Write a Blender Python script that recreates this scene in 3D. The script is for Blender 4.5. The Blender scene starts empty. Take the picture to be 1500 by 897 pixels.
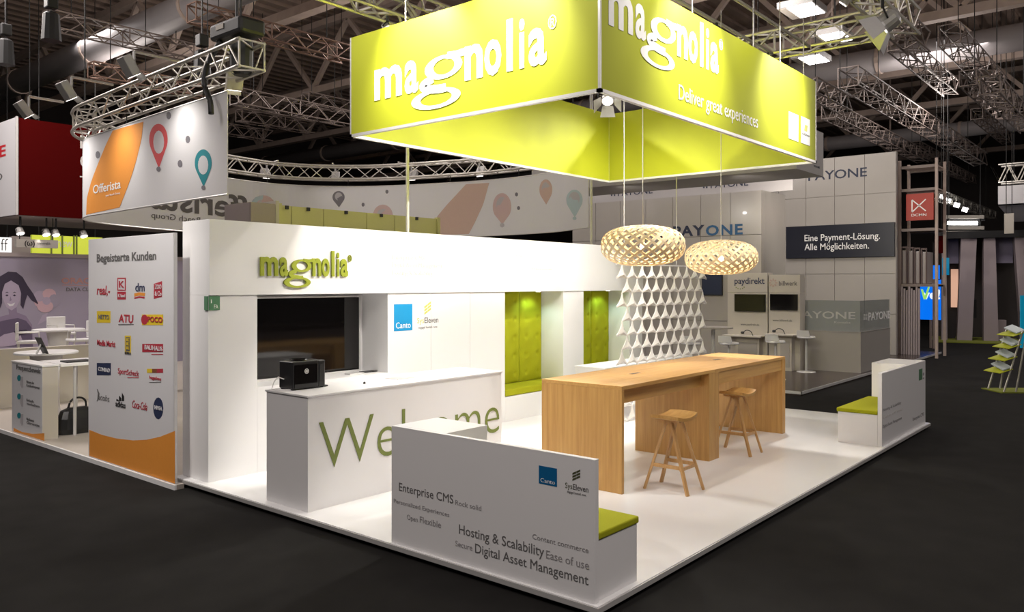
import bpy, bmesh, math, random
from mathutils import Vector, Matrix
random.seed(7)
S = bpy.context.scene
COL = S.collection

# ------------------------------------------------------------------ camera
PT = 0.08                      # top of the stand platform
EYE = PT + 2.0
FPX, CXP, HY = 1174.3, 750.0, 416.0
YAW = math.radians(39.79)
CAM = Vector((-4.149, -2.765, EYE))
FW = Vector((math.cos(YAW), math.sin(YAW), 0)); RT = Vector((math.sin(YAW), -math.cos(YAW), 0))
cd = bpy.data.cameras.new('camera'); cam = bpy.data.objects.new('camera', cd); COL.objects.link(cam)
cam.location = CAM
cam.rotation_euler = (math.pi/2, 0, YAW - math.pi/2)
cd.sensor_fit = 'HORIZONTAL'; cd.sensor_width = 36.0; cd.lens = 36.0*FPX/1500.0
cd.shift_y = -(448.5 - HY)/1500.0
cd.clip_end = 300
S.camera = cam

# ------------------------------------------------------------------ world, exposure
W = bpy.data.worlds.new('hall_air'); S.world = W; W.use_nodes = True
bgn = W.node_tree.nodes['Background']; bgn.inputs[0].default_value = (0.9, 0.86, 0.84, 1); bgn.inputs[1].default_value = 0.03
S.view_settings.view_transform = 'Standard'; S.view_settings.look = 'None'
S.view_settings.gamma = 1.0; S.view_settings.exposure = 0.0; S.view_settings.use_curve_mapping = False

# ------------------------------------------------------------------ lights of the hall (fixtures are built below; hall and booth fill has none)
def lamp(kind, name, loc, energy, color=(1, .95, .9), target=None, **kw):
    d = bpy.data.lights.new(name, kind); d.energy = energy; d.color = color
    for k, v in kw.items(): setattr(d, k, v)
    o = bpy.data.objects.new(name, d); COL.objects.link(o); o.location = loc
    if target is not None:
        o.rotation_euler = (Vector(target) - Vector(loc)).to_track_quat('-Z', 'Y').to_euler()
    return o
def spot(name, loc, target, energy, angle=50, blend=.6, size=.06, color=(1, .95, .88)):
    return lamp('SPOT', name, loc, energy, color, target, spot_size=math.radians(angle), spot_blend=blend, shadow_soft_size=size)

# unseen fill lights added under the roof for general hall brightness
for i, (x, y, e) in enumerate([(-5, -5, 1500), (-7, 4, 1200), (3, -6, 900), (1, 14.5, 1300), (12, 14, 1200), (14, 5.5, 1100), (24, 3, 1100), (30, -8, 2000), (17, -6, 1300), (-2, 15, 1500), (7, 22, 900)]):
    lamp('AREA', 'hall_fill_area', (x, y, 9.5), e*.22, (1, .93, .9), None, shape='RECTANGLE', size=2.5, size_y=2.5)
    lamp('POINT', 'hall_fill_point', (x, y, 8.0), e*.28, (1, .90, .84), None, shadow_soft_size=.8)
CZB, CZT = 3.72, 4.80           # hanging lime canopy: bottom and top
CX0, CX1, CY0, CY1 = 1.52, 6.75, 0.99, 4.29
# wash lights aimed at the two outer canopy faces
WASH_L = [((0.35, 1.7, 5.25), (CX0, 1.7, 4.5)), ((0.35, 2.75, 5.25), (CX0, 2.75, 4.5)), ((0.35, 3.6, 5.2), (CX0, 3.8, 4.5))]
WASH_R = [((2.6, -0.15, 5.25), (2.6, CY0, 4.5)), ((4.3, -0.15, 5.25), (4.3, CY0, 4.5)), ((6.05, 0.0, 5.15), (5.9, CY0, 4.5))]
for p, t in WASH_L + WASH_R: spot('canopy_wash_light', p, t, 88, 95, 1., .08)
# spots inside the canopy that light the stand
INNER = [((4.87, 3.09, 4.50), (1.8, 1.2, .1))]
for p, t in INNER: spot('canopy_spot_light', p, t, 260, 85, .7, .07)
# stand lights hung just outside the four canopy sides, shining in across its open top
OUTER = [((0.92, 1.95, 5.33), (4.6, 2.2, .9)), ((0.92, 3.2, 5.33), (4.6, 3.0, .9)), ((7.33, 1.9, 5.33), (3.4, 2.0, .3)), ((7.33, 3.4, 5.33), (3.4, 3.0, .9)),
         ((3.2, .30, 5.36), (3.2, 4.3, 1.0)), ((5.6, .30, 5.36), (5.6, 4.3, 1.0)), ((2.8, 5.1, 5.36), (2.9, .5, .1)), ((5.5, 5.1, 5.36), (5.6, .5, .1))]
for i, (p, t) in enumerate(OUTER): spot('stand_light', p, t, 950 if i in (6, 7) else 720 if i in (2, 3) else 450, 82, .8, .05)
WALLW = [((1.95, 1.9, 4.72), (.9, 4.73, 1.6)), ((3.9, 1.9, 4.72), (3.4, 4.73, 1.7)), ((5.6, 1.9, 4.72), (5.8, 4.73, 1.6))]
for p, t in WALLW: spot('stand_wall_light', p, t, 400, 105, 1., .07)
# the lamps on the ring truss, and lights over the neighbouring stands, partly added fill
RING_LIGHTS = [((0.66, 7.53, 4.72), (1.33, 7.5, 3.6)), ((0.68, 9.5, 4.72), (1.42, 9.5, 3.6)), ((0.75, 11.3, 4.72), (1.6, 11.25, 3.6))]
for p, t in RING_LIGHTS: spot('ring_banner_light', p, t, 75, 110, 1., .08)
PANEL_FILL = ((-1.7, 4.7, 5.3), (-.1, 6.3, 1.3))  # lamp added above the frame to brighten the logo panel
spot('panel_fill_light', *PANEL_FILL, 620, 60, .9, .08)
for x in (2.9, 3.9): spot('red_box_light', (x, 17.0, 3.15), (x+.1, 16., 1), 60, 90)
for y in (4.2, 7.0): spot('grey_booth_fill', (11.0, y, 4.15), (14.6, y-.2, 1.6), 110, 120, 1., .04, (1, .92, .82))  # added spots without fixtures, brightening the grey booth
spot('grey_booth_fill', (12.6, 3.3, 4.15), (20, 4.6, 3.4), 620, 80, 1., .04, (1, .92, .82))

# ------------------------------------------------------------------ pixel -> point on a real plane (photo frame 1500 x 897)
def ray(px, py): return FW + RT*((px-CXP)/FPX) - Vector((0, 0, 1))*((py-HY)/FPX)
def onX(px, py, X): d = ray(px, py); return CAM + d*((X-CAM.x)/d.x)
def onY(px, py, Y): d = ray(px, py); return CAM + d*((Y-CAM.y)/d.y)
def onZ(px, py, Z): d = ray(px, py); return CAM + d*((Z-CAM.z)/d.z)

# ------------------------------------------------------------------ materials
MATS = {}
def mat(name, col, rough=.5, metal=0., nscale=30., nvar=.04, bump=0., emit=None, estr=0., coat=0., trans=0., alpha=1., spec=.5, transl=0.):
    m = bpy.data.materials.new(name); m.use_nodes = True; nt = m.node_tree; b = nt.nodes['Principled BSDF']
    b.inputs['Roughness'].default_value = rough; b.inputs['Metallic'].default_value = metal
    b.inputs['Coat Weight'].default_value = coat; b.inputs['Transmission Weight'].default_value = trans
    b.inputs['Alpha'].default_value = alpha; b.inputs['Specular IOR Level'].default_value = spec
    tc = nt.nodes.new('ShaderNodeTexCoord'); nz = nt.nodes.new('ShaderNodeTexNoise'); nz.inputs['Scale'].default_value = nscale
    nz.inputs['Detail'].default_value = 3
    nt.links.new(tc.outputs['Object'], nz.inputs['Vector'])
    mx = nt.nodes.new('ShaderNodeMix'); mx.data_type = 'RGBA'
    c = Vector(col)
    mx.inputs[6].default_value = (*(c*(1-nvar)), 1); mx.inputs[7].default_value = (*[min(1, v*(1+nvar)) for v in c], 1)
    nt.links.new(nz.outputs['Fac'], mx.inputs[0]); nt.links.new(mx.outputs[2], b.inputs['Base Color'])
    if bump:
        bp = nt.nodes.new('ShaderNodeBump'); bp.inputs['Strength'].default_value = bump; bp.inputs['Distance'].default_value = .01
        nt.links.new(nz.outputs['Fac'], bp.inputs['Height']); nt.links.new(bp.outputs[0], b.inputs['Normal'])
    if emit: b.inputs['Emission Color'].default_value = (*emit, 1); b.inputs['Emission Strength'].default_value = estr
    if transl:
        tr = nt.nodes.new('ShaderNodeBsdfTranslucent'); nt.links.new(mx.outputs[2], tr.inputs[0])
        ms = nt.nodes.new('ShaderNodeMixShader'); ms.inputs[0].default_value = transl
        nt.links.new(b.outputs[0], ms.inputs[1]); nt.links.new(tr.outputs[0], ms.inputs[2])
        nt.links.new(ms.outputs[0], nt.nodes['Material Output'].inputs[0])
    MATS[name] = m; return m
def wood(name, c0, c1, axis, rough=.42):
    m = bpy.data.materials.new(name); m.use_nodes = True; nt = m.node_tree; b = nt.nodes['Principled BSDF']
    tc = nt.nodes.new('ShaderNodeTexCoord'); mp = nt.nodes.new('ShaderNodeMapping')
    sc = [26., 26., 26.]; sc[axis] = 1.2; mp.inputs['Scale'].default_value = sc
    n1 = nt.nodes.new('ShaderNodeTexNoise'); n1.inputs['Scale'].default_value = 1.; n1.inputs['Detail'].default_value = 5; n1.inputs['Roughness'].default_value = .65
    cr = nt.nodes.new('ShaderNodeValToRGB'); cr.color_ramp.elements[0].position = .3; cr.color_ramp.elements[1].position = .7
    cr.color_ramp.elements[0].color = (*c0, 1); cr.color_ramp.elements[1].color = (*c1, 1)
    nt.links.new(tc.outputs['Object'], mp.inputs[0]); nt.links.new(mp.outputs[0], n1.inputs['Vector']); nt.links.new(n1.outputs['Fac'], cr.inputs[0])
    nt.links.new(cr.outputs[0], b.inputs['Base Color']); b.inputs['Roughness'].default_value = rough
    bp = nt.nodes.new('ShaderNodeBump'); bp.inputs['Strength'].default_value = .12; bp.inputs['Distance'].default_value = .004
    nt.links.new(n1.outputs['Fac'], bp.inputs['Height']); nt.links.new(bp.outputs[0], b.inputs['Normal'])
    MATS[name] = m; return m
M_white = mat('white_laminate', (.80, .79, .79), .28, nscale=4, nvar=.012)
M_floorw = mat('white_floor_laminate', (.82, .82, .82), .22, nscale=2, nvar=.02)
M_edge = mat('platform_edge', (.42, .41, .40), .4)
M_black = mat('matt_black', (.012, .012, .013), .5)
M_gloss = mat('gloss_black_screen', (.006, .005, .005), .06, nvar=.02)
M_bezel = mat('silver_bezel', (.7, .69, .68), .3, .3)
M_plastic = mat('black_plastic', (.02, .02, .021), .3, nscale=80, bump=.05)
M_carpet = mat('black_carpet', (.0145, .0138, .013), 1.0, nscale=3, nvar=.35, bump=0, spec=.1)
M_lime = mat('lime_banner_fabric', (.405, .435, .013), .6, nscale=400, nvar=.03, spec=.4)
M_limeseat = mat('lime_upholstery', (.36, .37, .010), .9, nscale=120, nvar=.08, bump=.15, spec=.2)
M_olive = mat('olive_lettering', (.27, .31, .012), .6)
M_wgreen = mat('dull_green_lettering', (.17, .21, .045), .6)
M_wtext = mat('white_lettering', (.86, .85, .83), .6)
M_grey = mat('grey_lettering', (.13, .125, .125), .7)
M_grey2 = mat('pale_grey_lettering', (.30, .285, .29), .7)
M_faint = mat('faint_beige_lettering', (.66, .63, .60), .5)
M_blue = mat('blue_print', (.0, .27, .58), .5)
M_oak = wood('oak_veneer_upright', (.42, .215, .058), (.58, .335, .105), 2)
M_oakx = wood('oak_veneer_lengthwise', (.45, .235, .062), (.60, .35, .112), 0)
M_oaks = wood('oak_solid', (.44, .24, .085), (.60, .36, .15), 2)
M_bamboo = mat('pale_bamboo_strip', (.84, .71, .48), .5, nscale=40, nvar=.06, transl=.12)
M_tile = mat('white_felt_tile', (.72, .70, .67), .8, nscale=60, nvar=.03)
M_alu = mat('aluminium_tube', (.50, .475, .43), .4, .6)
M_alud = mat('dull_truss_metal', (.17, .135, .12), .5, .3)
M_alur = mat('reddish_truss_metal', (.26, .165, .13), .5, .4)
M_steel = mat('roof_steel', (.42, .335, .29), .7, nscale=3, nvar=.2)
M_roof = mat('roof_sheet', (.38, .285, .235), .85, nscale=2, nvar=.25)
M_duct = mat('duct_metal', (.30, .28, .285), .6, .15, nscale=2, nvar=.1)
M_cable = mat('pale_cable', (.55, .53, .50), .5)
M_bcable = mat('black_cable', (.01, .01, .01), .6)
M_fix = mat('grey_lamp_housing', (.36, .35, .34), .45, .3)
M_lens = mat('lamp_lens', (1, 1, 1), .3, emit=(1, .95, .88), estr=3)
M_bulb = mat('warm_bulb', (1, .9, .7), .3, emit=(1, .78, .45), estr=14)
M_lum = mat('luminaire_panel', (1, 1, 1), .3, emit=(1, .97, .93), estr=9)
M_banner = mat('white_banner_cloth', (.76, .75, .77), .8, nscale=200, nvar=.02, spec=.2, transl=.25)
M_orange = mat('orange_print', (.72, .27, .035), .7)
M_pinred = mat('red_print', (.58, .065, .07), .7)
M_teal = mat('teal_print', (.0, .21, .25), .7)
M_dot = mat('grey_dot_print', (.16, .15, .17), .7)
M_ppeach = mat('faded_orange_print', (.50, .36, .31), .8)
M_pred = mat('faded_red_print', (.52, .38, .37), .8)
M_pteal = mat('faded_teal_print', (.40, .50, .52), .8)
M_pgrey = mat('faded_grey_print', (.42, .40, .42), .8)
M_pdark = mat('dark_grey_print', (.10, .09, .09), .8)
M_redbox = mat('red_banner_cloth', (.06, .0015, .0015), 1., spec=.05)
M_redtxt = mat('red_lettering', (.55, .02, .03), .6)
M_pinktxt = mat('dull_pink_lettering', (.45, .22, .2), .7)
M_under = mat('grey_underside', (.33, .28, .28), .8)
M_cream = mat('cream_panel', (.52, .48, .42), .6, nscale=3, nvar=.03)
M_yellow = mat('pale_lime_panel', (.55, .53, .22), .7)
M_warmgrey = mat('warm_grey_panel', (.40, .37, .34), .35, nscale=1.5, nvar=.06)
M_pay = mat('grey_white_gloss_panel', (.385, .36, .33), .28, nscale=1.5, nvar=.05, coat=.05)
M_payd = mat('grey_hanging_panel', (.40, .38, .375), .6)
M_navy = mat('navy_sign', (.006, .008, .018), .4)
M_navyt = mat('navy_lettering', (.012, .02, .05), .5)
M_bluet = mat('blue_lettering', (.01, .09, .22), .5)
M_brownfl = mat('dark_brown_floor', (.055, .042, .036), .25, nscale=4, nvar=.15)
M_glass = mat('grey_tinted_glass', (.30, .33, .32), .08, trans=.0, alpha=.6, coat=.3)
M_glasst = mat('frosted_lettering', (.52, .52, .50), .6)
M_purple = mat('lilac_print', (.29, .255, .335), .7, nscale=2, nvar=.05)
M_skin = mat('duotone_skin_print', (.22, .17, .26), .8)
M_skin2 = mat('duotone_light_print', (.36, .30, .40), .8)
M_hair = mat('duotone_hair_print', (.035, .025, .05), .8)
M_top = mat('duotone_shadow_print', (.10, .075, .13), .8)
M_pinkp = mat('pink_flower_print', (.50, .33, .38), .8)
M_gfloor = mat('pale_stand_floor', (.40, .36, .32), .5, nscale=6, nvar=.08)
M_limeb = mat('bright_lime_sign', (.55, .62, .05), .6, emit=(.6, .68, .06), estr=.5)
M_litwhite = mat('backlit_white_sign', (.8, .8, .8), .5, emit=(1, .98, .95), estr=.9)
M_redsign = mat('red_sign', (.30, .02, .008), .5, emit=(.5, .04, .015), estr=.1)
M_bluescr = mat('blue_lit_screen', (.0, .1, .5), .3, emit=(0, .16, .85), estr=1.0)
M_bluescr2 = mat('white_lit_print', (.8, .8, .9), .3, emit=(.8, .9, 1), estr=.9)
M_limescr = mat('lime_lit_print', (.4, .7, .1), .3, emit=(.35, .75, .15), estr=.8)
M_orscr = mat('peach_lit_panel', (.8, .5, .35), .4, emit=(.95, .55, .38), estr=.55)
M_facade = mat('pinkish_grey_facade', (.36, .30, .31), .7, nscale=2, nvar=.04)
M_faclil = mat('lilac_facade_panel', (.20, .18, .25), .7)
M_facdark = mat('dark_recess', (.05, .042, .04), .8)
M_limefl = mat('lime_carpet', (.16, .18, .015), 1)
M_crate = mat('brown_crate', (.10, .065, .06), .6)
M_film = mat('shrink_wrap', (.32, .28, .27), .25)
M_greent = mat('green_plate', (.09, .22, .12), .35)
M_yel = mat('yellow_print', (.72, .52, .03), .6)
M_brown = mat('brown_print', (.2, .07, .03), .6)
M_redp = mat('dark_red_print', (.42, .03, .05), .6)
M_navyp = mat('navy_print', (.02, .03, .08), .6)
M_paper = mat('printed_leaflet', (.45, .5, .52), .6)
M_blue_shaded = mat('shaded_blue_print', (.0, .12, .30), .5)  # blue_print with the unlit bench face's shade put into the colour
M_sysy = mat('mustard_print', (.55, .55, .12), .6)
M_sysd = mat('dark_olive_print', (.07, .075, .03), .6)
M_cyan = mat('cyan_sign', (0, .2, .32), .5, emit=(0, .25, .42), estr=.4)

# ------------------------------------------------------------------ mesh helpers
class MB:
    def __init__(s): s.v = []; s.f = []
    def add(s, vs, fs):
        o = len(s.v); s.v += [tuple(v) for v in vs]; s.f += [tuple(i+o for i in f) for f in fs]; return s
    def box(s, x0, x1, y0, y1, z0, z1):
        return s.add([(x, y, z) for z in (z0, z1) for y in (y0, y1) for x in (x0, x1)],
                     [(0, 2, 3, 1), (4, 5, 7, 6), (0, 1, 5, 4), (2, 6, 7, 3), (0, 4, 6, 2), (1, 3, 7, 5)])
    def obox(s, p, q, w, h, up=(0, 0, 1)):        # bar from p to q, w across, h along up
        p, q = Vector(p), Vector(q); d = (q-p).normalized(); up = Vector(up)
        a = d.cross(up)
        if a.length < 1e-4: a = d.cross(Vector((1, 0, 0)))
        a.normalize(); b = a.cross(d).normalized()
        a *= w/2; b *= h/2
        return s.add([p-a-b, p+a-b, p+a+b, p-a+b, q-a-b, q+a-b, q+a+b, q-a+b],
                     [(0, 3, 2, 1), (4, 5, 6, 7), (0, 1, 5, 4), (1, 2, 6, 5), (2, 3, 7, 6), (3, 0, 4, 7)])
    def tube(s, pts, r, n=8, r1=None, closed=False):
        pts = [Vector(p) for p in pts]; m = len(pts); rings = []
        for i, p in enumerate(pts):
            a = pts[(i-1) % m] if (closed or i > 0) else p; b = pts[(i+1) % m] if (closed or i < m-1) else p
            d = (b-a).normalized(); ref = Vector((0, 0, 1)) if abs(d.z) < .9 else Vector((1, 0, 0))
            u = d.cross(ref).normalized(); w = u.cross(d)
            rr = r if r1 is None else r + (r1-r)*i/max(1, m-1)
            rings.append([p + (u*math.cos(2*math.pi*k/n) + w*math.sin(2*math.pi*k/n))*rr for k in range(n)])
        vs = [v for rg in rings for v in rg]; fs = []
        for i in range(m if closed else m-1):
            j = (i+1) % m
            for k in range(n): fs.append((i*n+k, i*n+(k+1) % n, j*n+(k+1) % n, j*n+k))
        if not closed: fs += [tuple(range(n))[::-1], tuple((m-1)*n+k for k in range(n))]
        return s.add(vs, fs)
    def lathe(s, prof, n=24, c=(0, 0, 0), caps=True):
        vs = []; fs = []
        for r, z in prof:
            for k in range(n): a = 2*math.pi*k/n; vs.append((c[0]+r*math.cos(a), c[1]+r*math.sin(a), c[2]+z))
        for i in range(len(prof)-1):
            for k in range(n): fs.append((i*n+k, i*n+(k+1) % n, (i+1)*n+(k+1) % n, (i+1)*n+k))
        if caps: fs += [tuple(range(n))[::-1], tuple((len(prof)-1)*n+k for k in range(n))]
        return s.add(vs, fs)
    def slab(s, pts, n, d):                        # planar polygon (3D) thickened by d along n
        pts = [Vector(p) for p in pts]; n = Vector(n).normalized()*d; m = len(pts)
        return s.add(pts + [p+n for p in pts], [tuple(range(m))[::-1], tuple(range(m, 2*m))] + [(i, (i+1) % m, m+(i+1) % m, m+i) for i in range(m)])
    def ringslab(s, outer, inner, n, d):           # plate between two outlines of equal count
        o = [Vector(p) for p in outer]; i_ = [Vector(p) for p in inner]; n = Vector(n).normalized()*d; m = len(o)
        vs = o + i_ + [p+n for p in o] + [p+n for p in i_]; fs = []
        for k in range(m):
            j = (k+1) % m
            fs += [(2*m+k, 2*m+j, 3*m+j, 3*m+k), (k, m+k, m+j, j), (k, j, 2*m+j, 2*m+k), (m+k, 3*m+k, 3*m+j, m+j)]
        return s.add(vs, fs)
ROOT = {}
def tag(o, label=None, cat=None, group=None, kind=None):
    if label: o['label'] = label
    if cat: o['category'] = cat
    if group: o['group'] = group
    if kind: o['kind'] = kind
    return o
def thing(name, label, cat, loc=(0, 0, 0), rz=0., group=None):
    o = bpy.data.objects.new(name, None); COL.objects.link(o); o.location = loc; o.rotation_euler = (0, 0, rz)
    o.empty_display_size = .1; ROOT[o.name] = Vector(loc)
    return tag(o, label, cat, group)
def obj(name, mb, m, parent=None, bevel=0., smooth=False, local=False, label=None, kind=None, seg=2):
    off = ROOT.get(parent.name, Vector((0, 0, 0))) if (parent is not None and not local) else Vector((0, 0, 0))
    me = bpy.data.meshes.new(name)
    me.from_pydata([(v[0]-off.x, v[1]-off.y, v[2]-off.z) for v in mb.v], [], mb.f)
    bm = bmesh.new(); bm.from_mesh(me); bmesh.ops.recalc_face_normals(bm, faces=bm.faces); bm.to_mesh(me); bm.free()
    me.materials.append(m)
    if smooth: me.shade_smooth()
    o = bpy.data.objects.new(name, me); COL.objects.link(o)
    if parent is not None: o.parent = parent; ROOT[o.name] = off
    if bevel:
        b = o.modifiers.new('bevel', 'BEVEL'); b.width = bevel; b.segments = seg; b.limit_method = 'ANGLE'
    if label: o['label'] = label
    if kind: o['kind'] = kind
    return o
def bx(*a): return MB().box(*a)
def struct(name, mb, m, **k): return obj(name, mb, m, kind='structure', **k)

# ------------------------------------------------------------------ lettering
_tc = {}
def glyphs(s, bold=0., res=3, spacing=1.):
    key = (s, bold, res, spacing)
    if key not in _tc:
        cu = bpy.data.curves.new('t', 'FONT'); cu.body = s; cu.size = 1; cu.offset = bold; cu.extrude = .5; cu.resolution_u = res; cu.space_character = spacing
        to = bpy.data.objects.new('t', cu); COL.objects.link(to)
        dg = bpy.context.evaluated_depsgraph_get(); ev = to.evaluated_get(dg); me = bpy.data.meshes.new_from_object(ev)
        vs = [tuple(v.co) for v in me.vertices]; fs = [tuple(p.vertices) for p in me.polygons]
        bpy.data.objects.remove(to); bpy.data.curves.remove(cu); bpy.data.meshes.remove(me)
        _tc[key] = (vs, fs)
    return _tc[key]
def capheight(bold=0.):
    vs, _ = glyphs('H', bold); return max(v[1] for v in vs)
def add_text(mb, s, org, u, width, cap, bold=0., ext=.003, slant=0., up=(0, 0, 1), spacing=1., mirror=False, res=3):
    vs, fs = glyphs(s, bold, res, spacing)
    x0 = min(v[0] for v in vs); x1 = max(v[0] for v in vs); sy = cap/capheight(); sx = (width/(x1-x0)) if width else sy
    u = Vector(u).normalized(); up = Vector(up); n = u.cross(up); org = Vector(org)
    out = []
    for v in vs:
        x = (v[0]-x0)*sx; y = v[1]*sy; x += slant*y
        if mirror: x = width - x
        out.append(org + u*x + up*y + n*((v[2]+.5)*ext))
    mb.add(out, fs); return mb
def text(s, org, u, width, cap, m, parent, bold=0., name='lettering', label=None, **k):
    return obj(name, add_text(MB(), s, org, u, width, cap, bold, **k), m, parent, label=label)
AX, AY = Vector((1, 0, 0)), Vector((0, -1, 0))     # reading directions: on faces towards -Y, on faces towards -X
def ptext(s, p0, p1, plane, cap_px, m, parent, bold=0., name='lettering', lift=.0015, **k):
    ax, c = plane; f = onX if ax == 'X' else onY
    a, b = f(*p0, c-lift), f(*p1, c-lift)
    D = ((a+b)/2 - CAM).dot(FW); u = AY if ax == 'X' else AX
    w = abs((b-a).dot(u)); a.z = (a.z+b.z)/2
    return text(s, a, u, w, cap_px*D/FPX, m, parent, bold, name, **k)
def ell(cx, cy, rx, ry, rot=0., n=28):
    c, s = math.cos(rot), math.sin(rot); out = []
    for k in range(n):
        a = 2*math.pi*k/n; x, y = rx*math.cos(a), ry*math.sin(a); out.append((cx+x*c-y*s, cy+x*s+y*c))
    return out
def catmull2(P, n=5):
    Q = [(2*P[0][0]-P[1][0], 2*P[0][1]-P[1][1])] + list(P) + [(2*P[-1][0]-P[-2][0], 2*P[-1][1]-P[-2][1])]; out = []
    for i in range(1, len(Q)-2):
        for k in range(n):
            t = k/n; a, b, c, d = Q[i-1:i+3]
            out.append(tuple(.5*((2*b[e])+(c[e]-a[e])*t+(2*a[e]-5*b[e]+4*c[e]-d[e])*t*t+(3*b[e]-a[e]-3*c[e]+d[e])*t**3) for e in (0, 1)))
    return out + [P[-1]]
def wordmark(org, u, w, xh, m, parent, ext, thin=True):
    """lower-case wordmark with an over-sized two-storey g, fitted to width w and x-height xh"""
    mb = MB(); u = Vector(u); n = u.cross(Vector((0, 0, 1))); org = Vector(org)
    vs, _ = glyphs('x'); xcap = max(v[1] for v in vs)/capheight()
    cap = xh/xcap
    for ch, a, b in [('m', 0, .186), ('a', .205, .292), ('n', .572, .672), ('o', .682, .772), ('l', .80, .832), ('i', .865, .892), ('a', .912, 1.0)]:
        add_text(mb, ch, org + u*(a*w), u, (b-a)*w, cap, .028, ext)
    add_text(mb, '®', org + u*(1.008*w) + Vector((0, 0, xh*.92)), u, .040*w, cap*.27, .0, ext)
    P = lambda q: org + u*(q[0]*w) + Vector((0, 0, q[1]*xh))
    # upper bowl, lower loop, the link between them and the ear
    mb.ringslab([P(q) for q in ell(.445, .58, .112, .40, .0)], [P(q) for q in ell(.450, .59, .064, .27, .0)], n, ext)
    mb.ringslab([P(q) for q in ell(.398, -.44, .150, .345)], [P(q) for q in ell(.402, -.44, .096, .225)], n, ext*1.02)
    def stroke(C, wd, e):
        C = catmull2(C); A, B = [], []
        for k, (x, y) in enumerate(C):
            x0, y0 = C[max(0, k-1)]; x1, y1 = C[min(len(C)-1, k+1)]; dx, dy = (x1-x0)*w, (y1-y0)*xh; L = math.hypot(dx, dy) or 1
            ox, oy = -dy/L*wd*w/2, dx/L*wd*w/2; q = P((x, y)); A.append(q+u*ox+Vector((0, 0, oy))); B.append(q-u*ox-Vector((0, 0, oy)))
        mb.slab(A+B[::-1], n, e)
    stroke([(.385, .26), (.335, .16), (.318, .06), (.345, -.06), (.41, -.125), (.46, -.14)], .036, ext*1.05)
    stroke([(.47, .93), (.52, .90), (.56, .915), (.60, .93)], .030, ext*1.08)
    return obj('lettering', mb, m, parent, label=None)
# ================================================================== HALL SHELL
struct('floor', bx(-16, 62, -22, 46, -.1, 0), M_carpet)
RZ = 13.0
RC_ = RZ - .15                 # underside of the roof ribs, where cables end
roof = struct('ceiling', bx(-16, 62, -22, 46, RZ, RZ+.2), M_roof)
mb = MB()
for i in range(96):
    y = -21.5 + i*.7
    mb.box(-16, 62, y, y+.3, RZ-.14, RZ+.02)
obj('corrugation', mb, M_roof, roof, kind='stuff')
struct('wall_back', bx(61.8, 62, -22, 46, 0, RZ), M_facdark)
struct('wall_left', bx(-16, 62, 45.8, 46, 0, RZ), M_facdark)
# girders along Y with V webs
def girder(X, lab, y0=-20, y1=45, zb=9.8, zt=12.4, step=4.4):
    t = thing('roof_girder', lab, 'girder', (X, 0, zb), group=None)
    obj('bottom_chord', MB().obox((X, y0, zb), (X, y1, zb), .34, .26), M_steel, t)
    obj('top_chord', MB().obox((X, y0, zt), (X, y1, zt), .3, .24), M_steel, t)
    n = int((y1-y0)/step)
    for i in range(n):
        a = y0+i*step
        obj('web', MB().obox((X, a, zb+.1), (X, a+step/2, zt-.1), .16, .16, up=(1, 0, 0)), M_steel, t)
        obj('web', MB().obox((X, a+step/2, zt-.1), (X, a+step, zb+.1), .16, .16, up=(1, 0, 0)), M_steel, t)
    obj('hanger', MB().box(X-.05, X+.05, 10, 10.1, zt, RC_), M_steel, t)
GL = ['steel roof girder above the left rear stands, nearest of the girders', 'steel roof girder crossing behind the curved banner truss', 'steel roof girder crossing left of the lime canopy',
      'steel roof girder crossing just behind the lime canopy', 'steel roof girder above the grey booth tower', 'steel roof girder right of the three lit ceiling panels', 'steel roof girder far beyond the grey booth', 'farthest steel roof girder over the slanted pillars']
for X, l in zip((3.5, 9.5, 15.5, 21.5, 27.5, 34, 41, 49), GL): girder(X, l)
for X, z, r, l in [(6.6, 9.3, .42, 'silver ventilation duct running along the roof left of the canopy'), (24.5, 9.6, .42, 'silver ventilation duct high at the top right of the hall'), (37.5, 9.2, .35, 'silver ventilation duct far off above the red square sign')]:
    t = thing('ventilation_duct', l, 'duct', (X, 0, z))
    obj('pipe', MB().tube([(X, -20, z), (X, 45, z)], r, 16), M_duct, t, smooth=True)
    for y in range(-19, 45, 6):
        c = obj('clamp', MB().lathe([(r+.03, -.06), (r+.03, .06)], 16), M_steel, t, local=True)
        c.rotation_euler = (math.pi/2, 0, 0); c.location = (0, y, 0)
    obj('strap', MB().box(X-.03, X+.03, 8, 8.06, z, RC_), M_steel, t)
# ---- trusses hung from the roof
def truss(label, p, q, size, m, r=.025, group=None, tri=False, hang=None, step=None, name='hung_truss'):
    p, q = Vector(p), Vector(q); d = (q-p); L = d.length; d.normalize()
    a = d.cross(Vector((0, 0, 1))).normalized()*size/2; b = Vector((0, 0, size/2))
    cs = [a+b, -a+b, -a-b, a-b] if not tri else [a+b, -a+b, -b]
    t = thing(name, label, 'truss', tuple(p), group=group)
    for c in cs: obj('chord', MB().tube([p+c, q+c], r, 6), m, t)
    st = step or size*1.1; n = max(2, int(L/st)); mb = MB(); k = len(cs)
    for i in range(n):
        s0, s1 = p + d*(L*i/n), p + d*(L*(i+1)/n)
        for j in range(k):
            c0, c1 = cs[j], cs[(j+1) % k]
            if i % 2: c0, c1 = c1, c0
            mb.obox(s0+c0, s1+c1, r*1.1, r*1.1)
        if i % 4 == 0:
            for j in range(k): mb.obox(s0+cs[j], s0+cs[(j+1) % k], r*1.1, r*1.1)
    obj('bracing', mb, m, t, kind='stuff')
    if hang:
        for f in (.15, .85):
            s = p + d*(L*f); obj('hanging_cable', MB().tube([s+b, (s.x, s.y, hang)], .012, 5), M_bcable, t)
    return t
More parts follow.
